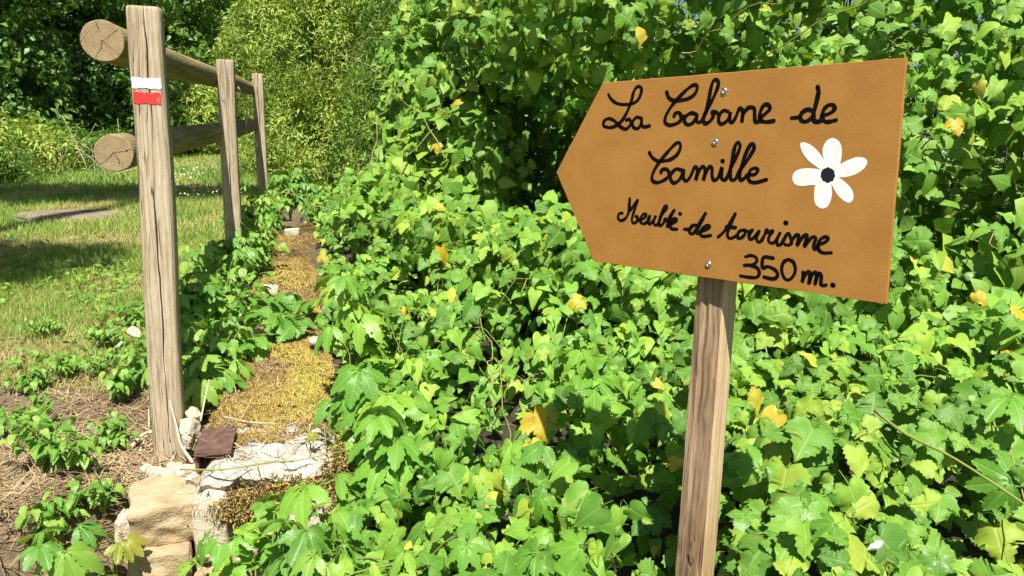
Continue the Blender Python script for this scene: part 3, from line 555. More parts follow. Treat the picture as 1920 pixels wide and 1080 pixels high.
strokes('tourisme', *D_, W2, [[(90, 455), (150, 400), (210, 310), (262, 222)], [(262, 222), (230, 300), (192, 390), (185, 440), (210, 470), (258, 452), (290, 425)], [(170, 350), (265, 360)], [(345, 385), (305, 398), (285, 438), (300, 470), (340, 452), (367, 410), (350, 383), (395, 400), (438, 385)], [(432, 388), (402, 440), (412, 478), (452, 462), (505, 395), (478, 460), (492, 505), (525, 495), (558, 440), (582, 385), (592, 410), (642, 392), (607, 450), (600, 495), (632, 518), (668, 498), (718, 412), (687, 480), (692, 538), (732, 522), (795, 418), (825, 470), (835, 520), (800, 538), (768, 532)], [(822, 520), (850, 470), (885, 432), (908, 440), (897, 490), (890, 540), (922, 490), (962, 438), (990, 440), (977, 500), (965, 552), (1002, 500), (1047, 455), (1077, 468), (1060, 530), (1067, 578), (1100, 552), (1112, 532), (1172, 508), (1205, 472), (1178, 453), (1125, 480), (1100, 540), (1113, 592), (1160, 617), (1235, 615)], [(775, 313)]])
strokes('350', *D_, W2, [[(368, 655), (420, 642), (470, 660), (482, 700), (440, 735), (355, 742)], [(420, 742), (485, 768), (507, 820), (482, 862), (420, 865), (315, 848)], [(645, 670), (550, 662), (540, 765), (595, 755), (662, 785), (693, 830), (672, 872), (620, 877), (555, 860)], [(805, 680), (755, 708), (733, 780), (755, 862), (800, 890), (850, 852), (872, 780), (850, 708), (800, 682)]])
strokes('m', *D_, W2, [[(952, 815), (948, 860), (940, 910), (962, 850), (1000, 808), (1022, 830), (1010, 920), (1032, 850), (1072, 813), (1088, 840), (1072, 930), (1088, 870), (1112, 822), (1135, 850), (1130, 920), (1150, 947), (1182, 942)], [(1252, 942)]])
def flat_poly(name, pts, z, mat):
    s = np.array([bp(1280 + x / 2, y / 2) for x, y in pts]); s = np.vstack([cr_spline(np.vstack([s, s[:1]]), 5)[:-1]]); c = s.mean(0); n = len(s)
    return link(name, mesh(name, np.r_[[(*c, z)], np.c_[s, np.full(n, z)]], [(0, 1 + i, 1 + (i + 1) % n) for i in range(n)], smooth_=False), mat, board)
for i, pt in enumerate([[(545, 650), (530, 600), (525, 560), (540, 528), (565, 518), (590, 535), (597, 575), (585, 625)], [(550, 650), (585, 620), (615, 603), (650, 590), (683, 593), (692, 612), (670, 640), (630, 660), (585, 664)],
      [(548, 655), (580, 662), (612, 685), (635, 712), (640, 745), (620, 760), (585, 735), (558, 690)], [(545, 655), (557, 690), (560, 730), (548, 768), (525, 782), (500, 768), (493, 735), (502, 685)], [(548, 655), (520, 690), (480, 694), (435, 697), (414, 680), (414, 655), (430, 638), (465, 631), (515, 636)], [(548, 655), (532, 605), (510, 570), (478, 542), (445, 534), (445, 562), (470, 600), (512, 632)]]):
    flat_poly('petal', pt, .00015 + .00004 * i, M['petal'])
flat_poly('flower_center', [(545 + (27 + 2.5 * math.sin(k * 2.9)) * math.cos(k * .2618), 656 + (28 + 2 * math.cos(k * 2.1)) * math.sin(k * .2618)) for k in range(24)], .0005, M['dark_center'])
for px, py in ((1357.5, 171), (1341, 266.5), (1328, 496)):
    c = bp(px, py); V = []; T = []; n = 16
    for r_, z in ((.0052, 0.), (.0050, .0012), (.0036, .0020), (.0021, .0021), (.0006, .0007)):
        for k in range(n):
            t = 2 * math.pi * k / n; q = r_ * (1 if r_ > .003 else (1 + .35 * math.cos(4 * t))); V.append((c[0] + q * math.cos(t), c[1] + q * math.sin(t), z))
    for i in range(4):
        for k in range(n): T.append((i * n + k, i * n + (k + 1) % n, (i + 1) * n + (k + 1) % n, (i + 1) * n + k))
    sc_ = link('screw', mesh('screw', V, T), M['screw'], board)
    if py < 400:          # torn fibres where the screw broke the surface
        mb = MB()
        for k in range(9):
            t = k * .7 + py; rr_ = .0056; d = np.array([math.cos(t), math.sin(t)]); q = c + d * rr_; sd = np.array([-d[1], d[0]]) * .0014
            mb.add([(*(q - sd), .0002), (*(q + sd), .0002), (*(q + d * random.uniform(.0008, .0024)), .001)], [(0, 1, 2)])
        tf = mb.build('torn_fibre', M['stake_side'], board)

# ------------------------------------------------------------------ leaf shapes
def leaf_shape(margin, fold=.25, droop=.3, wave=.04, seed=0, petiole=.5, cols=2):
    """margin: right-hand outline from the stalk to the tip (length 1). Returns V,T,UV of a folded, drooping leaf with its stalk."""
    margin = np.array(margin, float); n = len(margin); my = np.maximum.accumulate(np.clip(margin[:, 1], 0, 1)); my = np.linspace(0, 1, n) * .35 + my * .65; my[0] = 0; my[-1] = 1
    V = []; UV = []
    for i in range(n):
        for s in range(-cols, cols + 1):
            t = abs(s) / cols; x = margin[i, 0] * t * (1 if s > 0 else -1); y = my[i] + (margin[i, 1] - my[i]) * t
            z = fold * abs(x) - droop * max(y, 0) ** 2 * .85 - 1.0 * x * x + wave * 1.3 * math.sin(9 * y + seed + 2.1 * s) * t
            V.append((x, y, z)); UV.append((x, y))
    k = 2 * cols + 1; T = []
    for i in range(n - 1):
        for s in range(k - 1):
            p = i * k + s; q = [(p, p + 1, p + k + 1), (p, p + k + 1, p + k)]
            for t in q:
                a, b, c = (np.array(V[j]) for j in t)
                if np.linalg.norm(np.cross(b - a, c - a)) > 1e-7: T.append(t)
    if petiole:
        b = len(V); w_ = .014
        for j, (y, z) in enumerate(((.02, .0), (-.25 * petiole, -.10 * petiole), (-.7 * petiole, -.5 * petiole))): V += [(-w_, y, z - .004), (w_, y, z - .004), (0, y, z + .012)]; UV += [(.02, .1)] * 3
        for j in range(2):
            for s in range(3):
                p, q = b + 3 * j + s, b + 3 * j + (s + 1) % 3; T += [(p, q, q + 3), (p, q + 3, p + 3)]
    return np.array(V), np.array(T), np.array(UV)
HEART = [(0, 0), (.10, -.09), (.24, -.15), (.36, -.10), (.43, .05), (.42, .22), (.35, .42), (.24, .62), (.12, .82), (0, 1)]
ARROW = [(0, 0), (.13, -.16), (.30, -.26), (.36, -.16), (.37, .02), (.34, .22), (.27, .42), (.19, .62), (.09, .82), (0, 1)]
HOP = [(0, 0), (.13, -.13), (.28, -.17), (.34, -.07), (.44, -.06), (.45, .04), (.57, .10), (.53, .18), (.60, .30), (.50, .31), (.50, .41), (.40, .39), (.31, .40), (.37, .50), (.30, .56), (.31, .66), (.22, .70), (.20, .80), (.11, .86), (0, 1)]
HOP3 = [(0, 0), (.12, -.10), (.26, -.12), (.34, -.02), (.42, .02), (.40, .12), (.48, .22), (.41, .28), (.44, .38), (.36, .42), (.36, .54), (.28, .58), (.27, .70), (.18, .74), (.14, .86), (0, 1)]
def serr(w_, peak=.4, teeth=8, amp=.05):
    o = [(0, 0)]
    for i in range(1, teeth * 2):
        t = i / (teeth * 2); b = math.sin(math.pi * t ** (math.log(.5) / math.log(peak))) ** .85 * w_; o.append((b + (amp * w_ * 2 if i % 2 else -amp * w_ * .6), t - (.018 if i % 2 == 0 else 0)))
    return o + [(0, 1)]
OVATE = serr(.36, .36, 8, .07); NETTLE = serr(.30, .3, 7, .10); CREEP = serr(.215, .58, 6, .08); LANCE = [(0, 0), (.07, .1), (.13, .3), (.12, .55), (.07, .8), (0, 1)]
def compound(base, spec, **kw):
    Vs, Ts, Us, n = [], [], [], 0
    for (ang, ln, lift) in spec:
        V, T, U = leaf_shape(base, petiole=.25, **kw); V = V + [0, .06, 0]; V = V * ln; c, s = math.cos(ang), math.sin(ang); V = np.c_[V[:, 0] * c + V[:, 1] * s, -V[:, 0] * s + V[:, 1] * c, V[:, 2] + lift * np.hypot(V[:, 0], V[:, 1])]
        Vs.append(V); Ts.append(T + n); Us.append(U); n += len(V)
    b = n; w_ = .012; Vs.append(np.array([(-w_, .05, 0), (w_, .05, 0), (0, .05, .02), (-w_, -.5, -.3), (w_, -.5, -.3), (0, -.5, -.28)])); Us.append(np.full((6, 2), .02))
    for s in range(3): p, q = b + s, b + (s + 1) % 3; Ts.append(np.array([(p, q, q + 3), (p, q + 3, p + 3)]))
    return np.concatenate(Vs), np.concatenate(Ts), np.concatenate(Us)
SH = {}
SH['heart'] = [leaf_shape(h, f, d, w_, i) for i, (h, f, d, w_) in enumerate([(HEART, .25, .35, .04), (HEART, .5, .2, .03), (ARROW, .3, .5, .03), (HEART, .1, .7, .06), (ARROW, .55, .25, .05), (HEART, .7, .45, .02)])]
SH['hop'] = [leaf_shape(h, f, d, w_, i) for i, (h, f, d, w_) in enumerate([(HOP, .15, .35, .05), (HOP3, .35, .3, .05), (HOP, .3, .6, .07), (HOP3, .1, .5, .06), (HOP, .45, .2, .04)])]
SH['ovate'] = [leaf_shape(OVATE, f, d, w_, i) for i, (f, d, w_) in enumerate([(.3, .3, .03), (.15, .5, .05), (.5, .35, .03)])]
SH['nettle'] = [leaf_shape(NETTLE, f, d, w_, i, .25, 1) for i, (f, d, w_) in enumerate([(.3, .4, .03), (.5, .6, .03)])]
SH['tri'] = [compound(OVATE, [(0, 1, -.1), (1.25, .8, -.12), (-1.2, .82, -.05)], fold=.3, droop=.4, wave=.04, seed=1, cols=1), compound(OVATE, [(.1, 1, 0), (1.1, .85, -.2), (-1.35, .75, -.1)], fold=.2, droop=.6, wave=.05, seed=3, cols=1)]
SH['palm'] = [compound(CREEP, [(0, 1, .05), (.75, .92, 0), (-.72, .95, .02), (1.55, .7, -.05), (-1.5, .72, -.05)], fold=.35, droop=.55, wave=.02, seed=2, cols=1), compound(CREEP, [(.08, 1, -.1), (.85, .9, -.1), (-.65, .97, .0), (1.7, .66, -.2), (-1.45, .7, -.1)], fold=.25, droop=.8, wave=.03, seed=4, cols=1)]
q = [(0, 0), (.42, .2), (.36, .55), (0, 1)]; SH['cheap'] = [leaf_shape(q, .3, .4, 0, 0, 0, 1), leaf_shape(q, .1, .8, 0, 0, 0, 1)]
def tiny(wd, fold=.3):    # four-triangle leaf for crowns
    V = np.array([(0, 0, 0), (wd, .45, fold * wd), (0, .5, 0), (-wd, .45, fold * wd), (0, 1, -.18)]); return V, np.array([(0, 1, 2), (0, 2, 3), (2, 1, 4), (3, 2, 4)]), V[:, :2]
SH['tiny'] = [tiny(.30), tiny(.24, .6)]; SH['narrow'] = [tiny(.15), tiny(.13, .6)]
LM = {}
def leaf_mesh(kind, i, mat):
    k = (kind, i, mat)
    if k not in LM:
        V, T, U = SH[kind][i]; me = mesh('leaf', V, T, U, np.zeros(len(V))); me.materials.append(M[mat]); LM[k] = me
    return LM[k]
def frames(nrm_, tip):
    z = unit(nrm_); y = unit(tip - z * (tip * z).sum(1, keepdims=True)); x = np.cross(y, z); return np.stack([x, y, z], 2)
def scatter(kind, P, R, s, lv):
    Vs, Ts, Us, Ls, n = [], [], [], [], 0; var = rng.integers(0, len(SH[kind]), len(P))
    for v in range(len(SH[kind])):
        m = var == v
        if not m.any(): continue
        V, T, U = SH[kind][v]; W = np.einsum('nij,kj->nki', R[m], V) * s[m][:, None, None] + P[m][:, None]; c = m.sum()
        Vs.append(W.reshape(-1, 3)); Ts.append((T[None] + (np.arange(c) * len(V))[:, None, None]).reshape(-1, 3) + n); Us.append(np.tile(U, (c, 1))); Ls.append(np.repeat(lv[m], len(V))); n += c * len(V)
    return np.concatenate(Vs), np.concatenate(Ts), np.concatenate(Us), np.concatenate(Ls)
def add_leaves(parent, kind, mat, P, R, s, lv, top=None, part='leaf', name='foliage'):
    """the leaves that show largest become parts of their own, the rest one joined part"""
    n = len(P); single = np.zeros(n, bool)
    if top:
        px, py, d = proj(P); vis = (px > -40) & (px < 1960) & (py > -40) & (py < 1120); sc = np.where(vis, s / d, 0)
        if 'score' in top: sc = sc * top['score']
        o = np.argsort(-sc)[:top['n']]; single[o[sc[o] > 0]] = True
    for i in np.where(single)[0]:
        k = int(rng.integers(0, len(SH[kind]))); ob = link(part, leaf_mesh(kind, k, mat), None, parent); r3 = R[i] * s[i]; p = P[i]
        ob.matrix_local = place(parent, Matrix(((*r3[0], p[0]), (*r3[1], p[1]), (*r3[2], p[2]), (0, 0, 0, 1))))
    if (~single).any():
        V, T, U, L = scatter(kind, P[~single], R[~single], s[~single], lv[~single])
        link(name, mesh(name, V - np.array(parent.location), T, U, L), M[mat], parent, kind='stuff')

# ------------------------------------------------------------------ the vine carpet and the overgrown hedge
def csurf(P): return carpet(P) + .20 * (fbm(P, 2.6, 61) - .5) + .20 * (fbm(P, 6.5, 62) - .5)
def cnormal(P):
    e = .04; dx = (csurf(P + [e, 0]) - csurf(P - [e, 0])) / (2 * e); dy = (csurf(P + [0, e]) - csurf(P - [0, e])) / (2 * e); return unit(np.c_[-dx, -dy, np.ones(len(P))])
def carpet_pts(n, depth, x0=-1.6, x1=2.6, y0=.72, y1=6.2):
    P = np.c_[rng.uniform(x0, x1, n), y0 + (y1 - y0) * rng.random(n) ** 1.35]; r, a = ra(P)
    ok = ((r > .0 + .10 * (noise(P, 3, 5) - .35)) | ((a < -.16) & (P[:, 0] > -1.02 + .25 * noise(P, 5, 8)))) & (np.hypot(P[:, 0], P[:, 1]) > .86) & (r < 2.6) & ~((np.abs(P[:, 0] - .262 * P[:, 1]) < .075) & (P[:, 1] < 1.22))
    P = P[ok]; z = csurf(P) - .05 * smooth(.35, .05, ra(P)[0]); k = rng.random(len(P)); off = np.where(k < .5, rng.uniform(-.03, .035, len(P)), -.3 * depth - .7 * rng.random(len(P)) * depth)
    hole = (fbm(P, 4.6, 66, 3) < .39) & (off > -.12); P, z, off = P[~hole], z[~hole], off[~hole]
    lim = ground(P) + .015; return np.c_[P, np.maximum(z + off, lim)], cnormal(P), off
def aim(Nn, tilt=.45, down=.9, toward=.55, up=.0):
    n = len(Nn); nn = unit(Nn * .55 + np.array([0, -.35, up]) + toward * np.array([S.x, S.y, S.z]) + rng.normal(0, tilt, (n, 3)))
    tip = unit(rng.normal(0, 1, (n, 3)) + down * (Nn * [1, 1, 0] * 1.5 + np.array([0, -.6, -.8]))); return frames(nn, tip)
def stems(parent, n, gen, mat='stem', rad=.0018, name='stem'):
    mb = MB()
    for _ in range(n): pts, r_ = gen(); mb.tube(pts, np.linspace(r_, r_ * .5, len(pts)), 5, random.random(), False)
    return mb.build(name, M[mat], parent, parent.location, kind='stuff')
cloc = (0.3, 2.0, float(ground(np.array([[.3, 2.]]))[0]))
bind = thing('bindweed', 'bright green heart leaved bindweed carpet sprawling right of the mossy wall', 'vine', cloc)
P, Nn, off = carpet_pts(27000, .38); hopm = noise(P[:, :2], 2.2, 77) > .66
s = (.023 + .044 * rng.random(len(P)) ** 1.5) * np.where(P[:, 1] > 3.2, .9, 1.); R = aim(Nn)
add_leaves(bind, 'heart', 'bind', P[~hopm], R[~hopm], s[~hopm], rng.random((~hopm).sum()), {'n': 300, 'score': np.where(off[~hopm] > -.03, 1, .05)})
def cstem():
    p = np.array([random.uniform(-.5, 1.8), random.uniform(1.3, 3.6)]); d = unit(rng.normal(0, 1, 2)); pts = []
    while math.hypot(p[0] - .3, p[1] - 1.1) < .6: p = np.array([random.uniform(-.5, 1.8), random.uniform(1.3, 3.6)])
    for i in range(9):
        q = p + d * .05 * i + rng.normal(0, .008, 2); pts.append((*q, float(csurf(q[None])[0]) + random.uniform(-.06, -.01)))
    return cr_spline(pts, 2), random.uniform(.0012, .0024)
stems(bind, 90, cstem)
hopc = thing('hop_vine', 'lobed and toothed hop vine leaves creeping among the bindweed below the arrow sign', 'vine', (.5, 1.8, float(ground(np.array([[.5, 1.8]]))[0])))
P2, N2, off2 = carpet_pts(4500, .25); P2[:, 2] += .01; Pc = np.r_[P[hopm], P2]; Nc = np.r_[Nn[hopm], N2]; oc = np.r_[off[hopm], off2]
add_leaves(hopc, 'hop', 'hop', Pc, aim(Nc, .4), (.030 + .05 * rng.random(len(Pc)) ** 1.7), rng.random(len(Pc)), {'n': 260, 'score': np.where(oc > -.03, 1, .05)})
stems(hopc, 40, cstem)
mixed = thing('creeper_carpet', 'five fingered creeper leaves pushing through the bindweed carpet', 'vine', (-.1, 1.9, float(ground(np.array([[-.1, 1.9]]))[0])))
P3, N3, o3 = carpet_pts(2100, .12); P3[:, 2] += .03; m3 = noise(P3[:, :2], 2.6, 97) + .35 * smooth(.9, .1, ra(P3)[0]) > .62; P3, N3, o3 = P3[m3], N3[m3], o3[m3]; k3 = rng.random(len(P3)) < .6
add_leaves(mixed, 'palm', 'creeper', P3[k3], aim(N3[k3], .4), rng.uniform(.035, .075, k3.sum()), rng.random(k3.sum()), {'n': 200, 'score': np.where(o3[k3] > -.03, 1, .05)})
add_leaves(mixed, 'tri', 'bramble', P3[~k3], aim(N3[~k3], .4), rng.uniform(.035, .07, (~k3).sum()), rng.random((~k3).sum()), {'n': 100, 'score': np.where(o3[~k3] > -.03, 1, .05)}, name='bramble_foliage', part='bramble_leaf')
P4, N4, o4 = carpet_pts(9000, .10); P4[:, 2] += .015; add_leaves(mixed, 'nettle', 'herb', P4, aim(N4, .6), rng.uniform(.014, .034, len(P4)), rng.random(len(P4)), name='small_leaves')
def ctend():
    p = np.array([random.uniform(-.5, 1.6), random.uniform(1.3, 3.4)])
    while math.hypot(p[0] - .3, p[1] - 1.1) < .5: p = np.array([random.uniform(-.5, 1.6), random.uniform(1.3, 3.4)])
    b0 = np.array([*p, float(csurf(p[None])[0]) - .06]); u = unit(rng.normal(0, 1, 3) * [1, 1, .3] + [0, 0, .7]); L = random.uniform(.08, .16)
    return cr_spline([b0 + u * L * t + np.array([math.sin(t * 5) * .012, math.cos(t * 4) * .012, -.05 * t * t]) for t in np.linspace(0, 1, 6)], 2), random.uniform(.0009, .0017)
stems(mixed, 60, ctend, name='tendril')
# hedge: lobes of foliage, metres
LOBES = [(1900, 330, 2.75, .85, .8, .75), (1960, 20, 3.0, .9, .85, .8), (1700, 90, 3.0, .75, .75, .7), (1500, -10, 3.3, .8, .8, .62), (1300, 0, 3.15, .66, .8, .5), (1130, 10, 3.2, .6, .85, .5), (975, 20, 3.75, .55, .6, .62),
         (855, 150, 4.05, .4, .45, .55), (1750, 480, 2.75, .8, .7, .6), (1500, 380, 3.3, .9, .7, .8), (1200, 330, 4.3, .85, .7, .9), (980, 330, 4.6, .65, .6, .65), (840, 290, 3.85, .26, .35, .33), (1300, -250, 4.2, 1.1, .9, .8), (1750, -260, 4.0, 1.2, .9, .8), (920, -200, 4.7, .7, .7, .9), (905, 330, 3.35, .2, .28, .3), (800, 270, 3.9, .3, .3, .4), (865, 215, 3.55, .22, .3, .35), (760, 395, 3.75, .34, .4, .24), (870, 430, 3.2, .3, .35, .22), (830, 350, 3.6, .22, .3, .25), (990, 470, 2.85, .28, .3, .18), (1100, 480, 2.6, .3, .3, .2), (1800, 560, 2.35, .6, .45, .36), (1560, 560, 2.4, .5, .4, .3), (1330, 540, 2.5, .45, .4, .26), (1850, -60, 3.9, 1.4, .8, 1.3), (1720, 60, 3.5, .8, .6, .8), (2350, 200, 3., 1., 1., 1.2), (1900, 200, 3.9, 1.3, 1., 1.3), (1500, 100, 4.2, 1.3, .9, 1.3), (1150, 60, 4.4, 1.1, .8, 1.2), (2300, -250, 4.6, 1.5, 1., 1.3), (1500, -300, 5.0, 1.8, .9, 1.)]
LC = np.array([at(*l[:3]) for l in LOBES]); LR = np.array([l[3:] for l in LOBES])
def lobe_pts(n, lo, hi, back=-.25):
    ar = LR[:, 0] * LR[:, 2] + .3 * LR[:, 1]; k = rng.choice(len(LC), n, p=ar / ar.sum()); d = unit(rng.normal(0, 1, (n, 3))); 
    f = rng.uniform(lo, hi, n); nn = unit(d / LR[k]); base = LC[k] + d * LR[k]
    P = LC[k] + d * LR[k] * (f + .34 * (fbm(base, 2.4, 71) - .5) + .14 * (fbm(base, 7, 72) - .5))[:, None]
    inside = np.zeros(n, bool)
    for j in range(len(LC)): q = (P - LC[j]) / LR[j]; inside |= ((q ** 2).sum(1) < .62) & (k != j)
    gap = fbm(base, 3.3, 73) < .445
    ok = ~inside & (nn[:, 1] < -back) & (P[:, 2] > ground(P) + .02) & ~(gap & (f > .8)) & ~((np.hypot(P[:, 0] - .33, P[:, 1] - 1.2) < .45)); px, py, d_ = proj(P); ok &= (px > 350) & (px < 2500) & (py > -700) & (py < 1300); return P[ok], nn[ok], f[ok]
hedge = thing('overgrown_hedge', 'tall hedge smothered in dark green hop leaves behind the arrow sign', 'hedge', (1.0, 3.2, float(ground(np.array([[1., 3.2]]))[0])))
P, Nn, f = lobe_pts(100000, .84, 1.08); s = .034 + .05 * rng.random(len(P)) ** 1.6; print('hedge', len(P)); k = rng.random(len(P)) < .55
add_leaves(hedge, 'hop', 'hop', P[k], aim(Nn[k], .5, 1.), s[k], .25 + .74 * rng.random(k.sum()), {'n': 260, 'score': np.where(f[k] > .95, 1, .1)})
add_leaves(hedge, 'heart', 'bind', P[~k], aim(Nn[~k], .5, 1.), s[~k] * .85, rng.random((~k).sum()), {'n': 40, 'score': np.where(f[~k] > .95, 1, .1)}, name='climbing_bindweed')
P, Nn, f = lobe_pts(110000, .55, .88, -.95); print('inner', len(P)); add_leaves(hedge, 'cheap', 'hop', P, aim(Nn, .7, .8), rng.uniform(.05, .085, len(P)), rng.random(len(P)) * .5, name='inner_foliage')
def hstem():
    j = random.randrange(len(LC)); d = unit(rng.normal(0, 1, 3)); d[1] = -abs(d[1]); p = LC[j] + d * LR[j] * 1.0; u = unit(rng.normal(0, 1, 3) + [0, 0, .3]); pts = []
    for i in range(8): pts.append(p + u * .08 * i + rng.normal(0, .012, 3) + np.array([0, 0, -.006 * i * i * .5]))
    return cr_spline(pts, 2), random.uniform(.0015, .0035)
stems(hedge, 110, hstem)
def bough():
    j = random.choice([q for q in range(len(LC)) if LR[q, 0] > .5]); g = LC[j] * [1, 1, 0] + [rng.normal(0, .2), rng.normal(0, .2), 0]; g[2] = ground(g[None])[0] - .05; g[1] += .25; t = LC[j] + rng.normal(0, .2, 3) + [0, .15, .3]; ts = np.linspace(0, 1, 8)[:, None]
    return g + (t - g) * ts + rng.normal(0, .008, (8, 3)) + np.c_[.06 * np.sin(ts * 4 + j), 0 * ts, 0 * ts], random.uniform(.005, .010)
stems(hedge, 22, bough, 'bark', name='branch')
# yellowed leaves caught here and there
YL = [(905, 255, 3.3, .075, hedge), (830, 345, 3.4, .08, hedge), (828, 466, 2.75, .08, bind), (935, 468, 2.7, .065, bind), (600, 478, 4.1, .07, bind), (820, 270, 3.35, .05, hedge), (862, 190, 3.2, .05, hedge), (1075, 560, 2.1, .05, hopc), (1420, 730, 1.55, .055, hopc), (1458, 775, 1.5, .06, hopc), (1418, 862, 1.42, .07, hopc), (1500, 830, 1.5, .06, hopc), (1525, 828, 1.52, .04, hopc), (1905, 572, 1.72, .075, hedge), (1900, 665, 1.6, .06, hedge), (1835, 155, 1.95, .045, hedge), (1790, 225, 1.98, .05, hedge), (1205, 55, 2.35, .06, hedge), (965, 5, 2.8, .06, hedge), (1830, 548, 1.8, .04, hedge), (1000, 775, 1.68, .08, hopc), (995, 830, 1.62, .055, bind), (1228, 715, 1.6, .03, bind), (1115, 930, 1.36, .04, hopc), (985, 1050, 1.25, .05, hopc), (1270, 860, 1.42, .03, hopc), (760, 580, 2.4, .04, bind), (1045, 410, 2.7, .05, bind), (880, 415, 2.95, .06, bind)]
for px, py, d, s_, par in YL:
    p = at(px, py, d - .01); nn = unit(np.array([rng.normal(0, .5), -.75, .6])); tip = unit(np.array([rng.normal(0, .8), -.3, -.8])); R1 = frames(nn[None], tip[None])[0] * s_ * .95
    o = link('yellow_leaf', leaf_mesh('hop' if random.random() < .6 else 'heart', random.randrange(4), 'yellow'), None, par); o['label'] = 'yellowed leaf among the green ones'
    o.matrix_local = place(par, Matrix(((*R1[0], p[0]), (*R1[1], p[1]), (*R1[2], p[2]), (0, 0, 0, 1))))

for px, py, d in ((1645, 640, 1.72), (1628, 1030, 1.12), (1455, 912, 1.4)):
    p = at(px, py, d); mb = MB(); u = unit(np.array([rng.normal(0, .4), -.5, .8])); mb.tube([p + u * t for t in (-.03, 0., .008, .018, .026)], [.001, .002, .0055, .0065, .0012], 8, 1.); o = mb.build('flower_bud', M['clover'], bind, bind.location)
# ------------------------------------------------------------------ herbs, brambles and creepers as plants of their own
def plant(name, label, cat, base, kind, mat, n_st, h, spread, size, per, group=None, lean=(0, 0), topmat=None, droop=.35, whorl=1):
    base = np.array(base, float); t = thing(name, label, cat, tuple(base), group); mb = MB(); nl = 0
    for i in range(n_st):
        an = random.uniform(0, 6.28); out = np.array([math.cos(an), math.sin(an), 0]) * spread * math.sqrt((i + .3) / n_st) + np.array([lean[0], lean[1], 0]); hh = h * random.uniform(.6, 1.05)
        ts = np.linspace(0, 1, 7); pts = base + np.outer(ts ** 1.3, out) + np.outer(ts, [0, 0, hh]) + rng.normal(0, .004, (7, 3)) * ts[:, None]; pts[0, 2] -= .03
        mb = MB(); mb.tube(pts, np.linspace(.0028, .0012, 7) * (1 + h), 5, random.random() * .7); mb.build('stem', M['stem'], t, base)
        for j in range(per):
            f = .35 + .65 * (j + 1) / per; p = base + out * f ** 1.3 + np.array([0, 0, hh * f]); 
            for wv in range(whorl if j < per - 1 else max(whorl, 2)):
                a2 = an + j * 2.4 + wv * 6.283 / max(whorl, 2) + random.uniform(-.4, .4); hd = np.array([math.cos(a2), math.sin(a2), 0]); pp = p + hd * size * .42 + np.array([0, 0, size * .25])
                nn = unit(np.array([0, -.12, 1.]) + hd * .35 + rng.normal(0, .22, 3)); s_ = size * random.uniform(.7, 1.1) * (1 - .35 * (j == per - 1) * (topmat is not None))
                R1 = frames(nn[None], (hd + np.array([0, 0, -droop]))[None])[0] * s_; mt = topmat if (topmat and j == per - 1) else mat
                o = link('leaf', leaf_mesh(kind, random.randrange(len(SH[kind])), mt), None, t); o.matrix_local = place(t, Matrix(((*R1[0], pp[0]), (*R1[1], pp[1]), (*R1[2], pp[2]), (0, 0, 0, 1)))); nl += 1
    return t
def gz(px, d):      # foot on the ground below a photo column at a distance
    X = (px - 960) / F * d; return np.array([X, d, float(ground(np.array([[X, d]]))[0])])
def pt(px, py, d): b = gz(px, d); return b, max(.06, at(px, py, d)[2] - b[2])
def crest(r, a): return wpt(np.array([r]), np.array([a]), top_h(np.array([r]), np.array([a])))[0]
# young creepers in front of the wall end
for nm, lb, px, py, d, kd, mt, ns, sp, sz, per, tm, wh in [
    ('young_creeper', 'young five fingered creeper with bronze tips in front of the sandstone block', 175, 1010, 1.70, 'palm', 'creeper', 2, .03, .085, 2, 'bronze', 1),
    ('young_creeper', 'five fingered creeper growing up against the sandstone block foot', 372, 1030, 1.68, 'palm', 'creeper', 2, .04, .08, 2, None, 1),
    ('young_creeper', 'large five fingered creeper spray at the right of the wall end', 585, 950, 1.72, 'palm', 'creeper', 1, .01, .10, 2, None, 1),
    ('young_creeper', 'creeper sprig rooted in the corner below the dirt bank beside dry straw', 20, 1050, 1.62, 'palm', 'herb', 3, .05, .085, 2, None, 1),
    ('bramble_sprig', 'three leaflet bramble sprig climbing the wall end face', 465, 955, 1.74, 'tri', 'creeper', 2, .03, .06, 3, None, 1),
    ('bramble_sprig', 'second bramble sprig close beside the climbing one at the wall end', 490, 985, 1.70, 'tri', 'bramble', 2, .04, .06, 2, None, 1),
    ('nettle', 'leafy nettle tuft at the foot of the wall end', 530, 1010, 1.60, 'nettle', 'bramble', 7, .09, .05, 4, None, 2),
    ('nettle', 'spreading nettle tuft in front of the large creeper spray', 640, 985, 1.58, 'nettle', 'bramble', 8, .10, .055, 4, None, 2),
    ('nettle', 'low nettle tuft below the bramble sprigs', 440, 1040, 1.58, 'nettle', 'creeper', 7, .09, .055, 4, None, 2),
    ('young_creeper', 'pale creeper rosette low beneath the bramble sprig', 520, 1050, 1.5, 'palm', 'bramble', 3, .05, .075, 2, None, 1),
    ('young_creeper', 'creeper rosette low beneath the nettle tufts', 610, 1055, 1.46, 'palm', 'bramble', 3, .05, .075, 2, None, 1)]:
    b, h = pt(px, py, d); plant(nm, lb, 'plant', b, kd, mt, ns, h, sp, sz, per, topmat=tm, whorl=wh)
plant('small_creeper', 'small yellowish creeper sprig on the white mortar of the wall top', 'plant', crest(-.08, .06), 'palm', 'creeper', 1, .06, .01, .055, 1, topmat='bronze')
for i, (px, d, h, lab) in enumerate([(690, 2.0, .30, 'tall creeper shoot just right of the white mortar'), (735, 1.95, .26, 'creeper shoot leaning over the bindweed beside the wall end'), (650, 2.35, .36, 'creeper shoot rising beside the golden moss'), (745, 1.72, .26, 'low creeper shoot below the wall end among bindweed')]):
    b = gz(px, d); b[2] = max(b[2], float(carpet(b[None, :2])[0]) - .2); plant('creeper_shoot', lab, 'plant', b, 'palm', 'creeper', 3, h, .06, .095, 3)
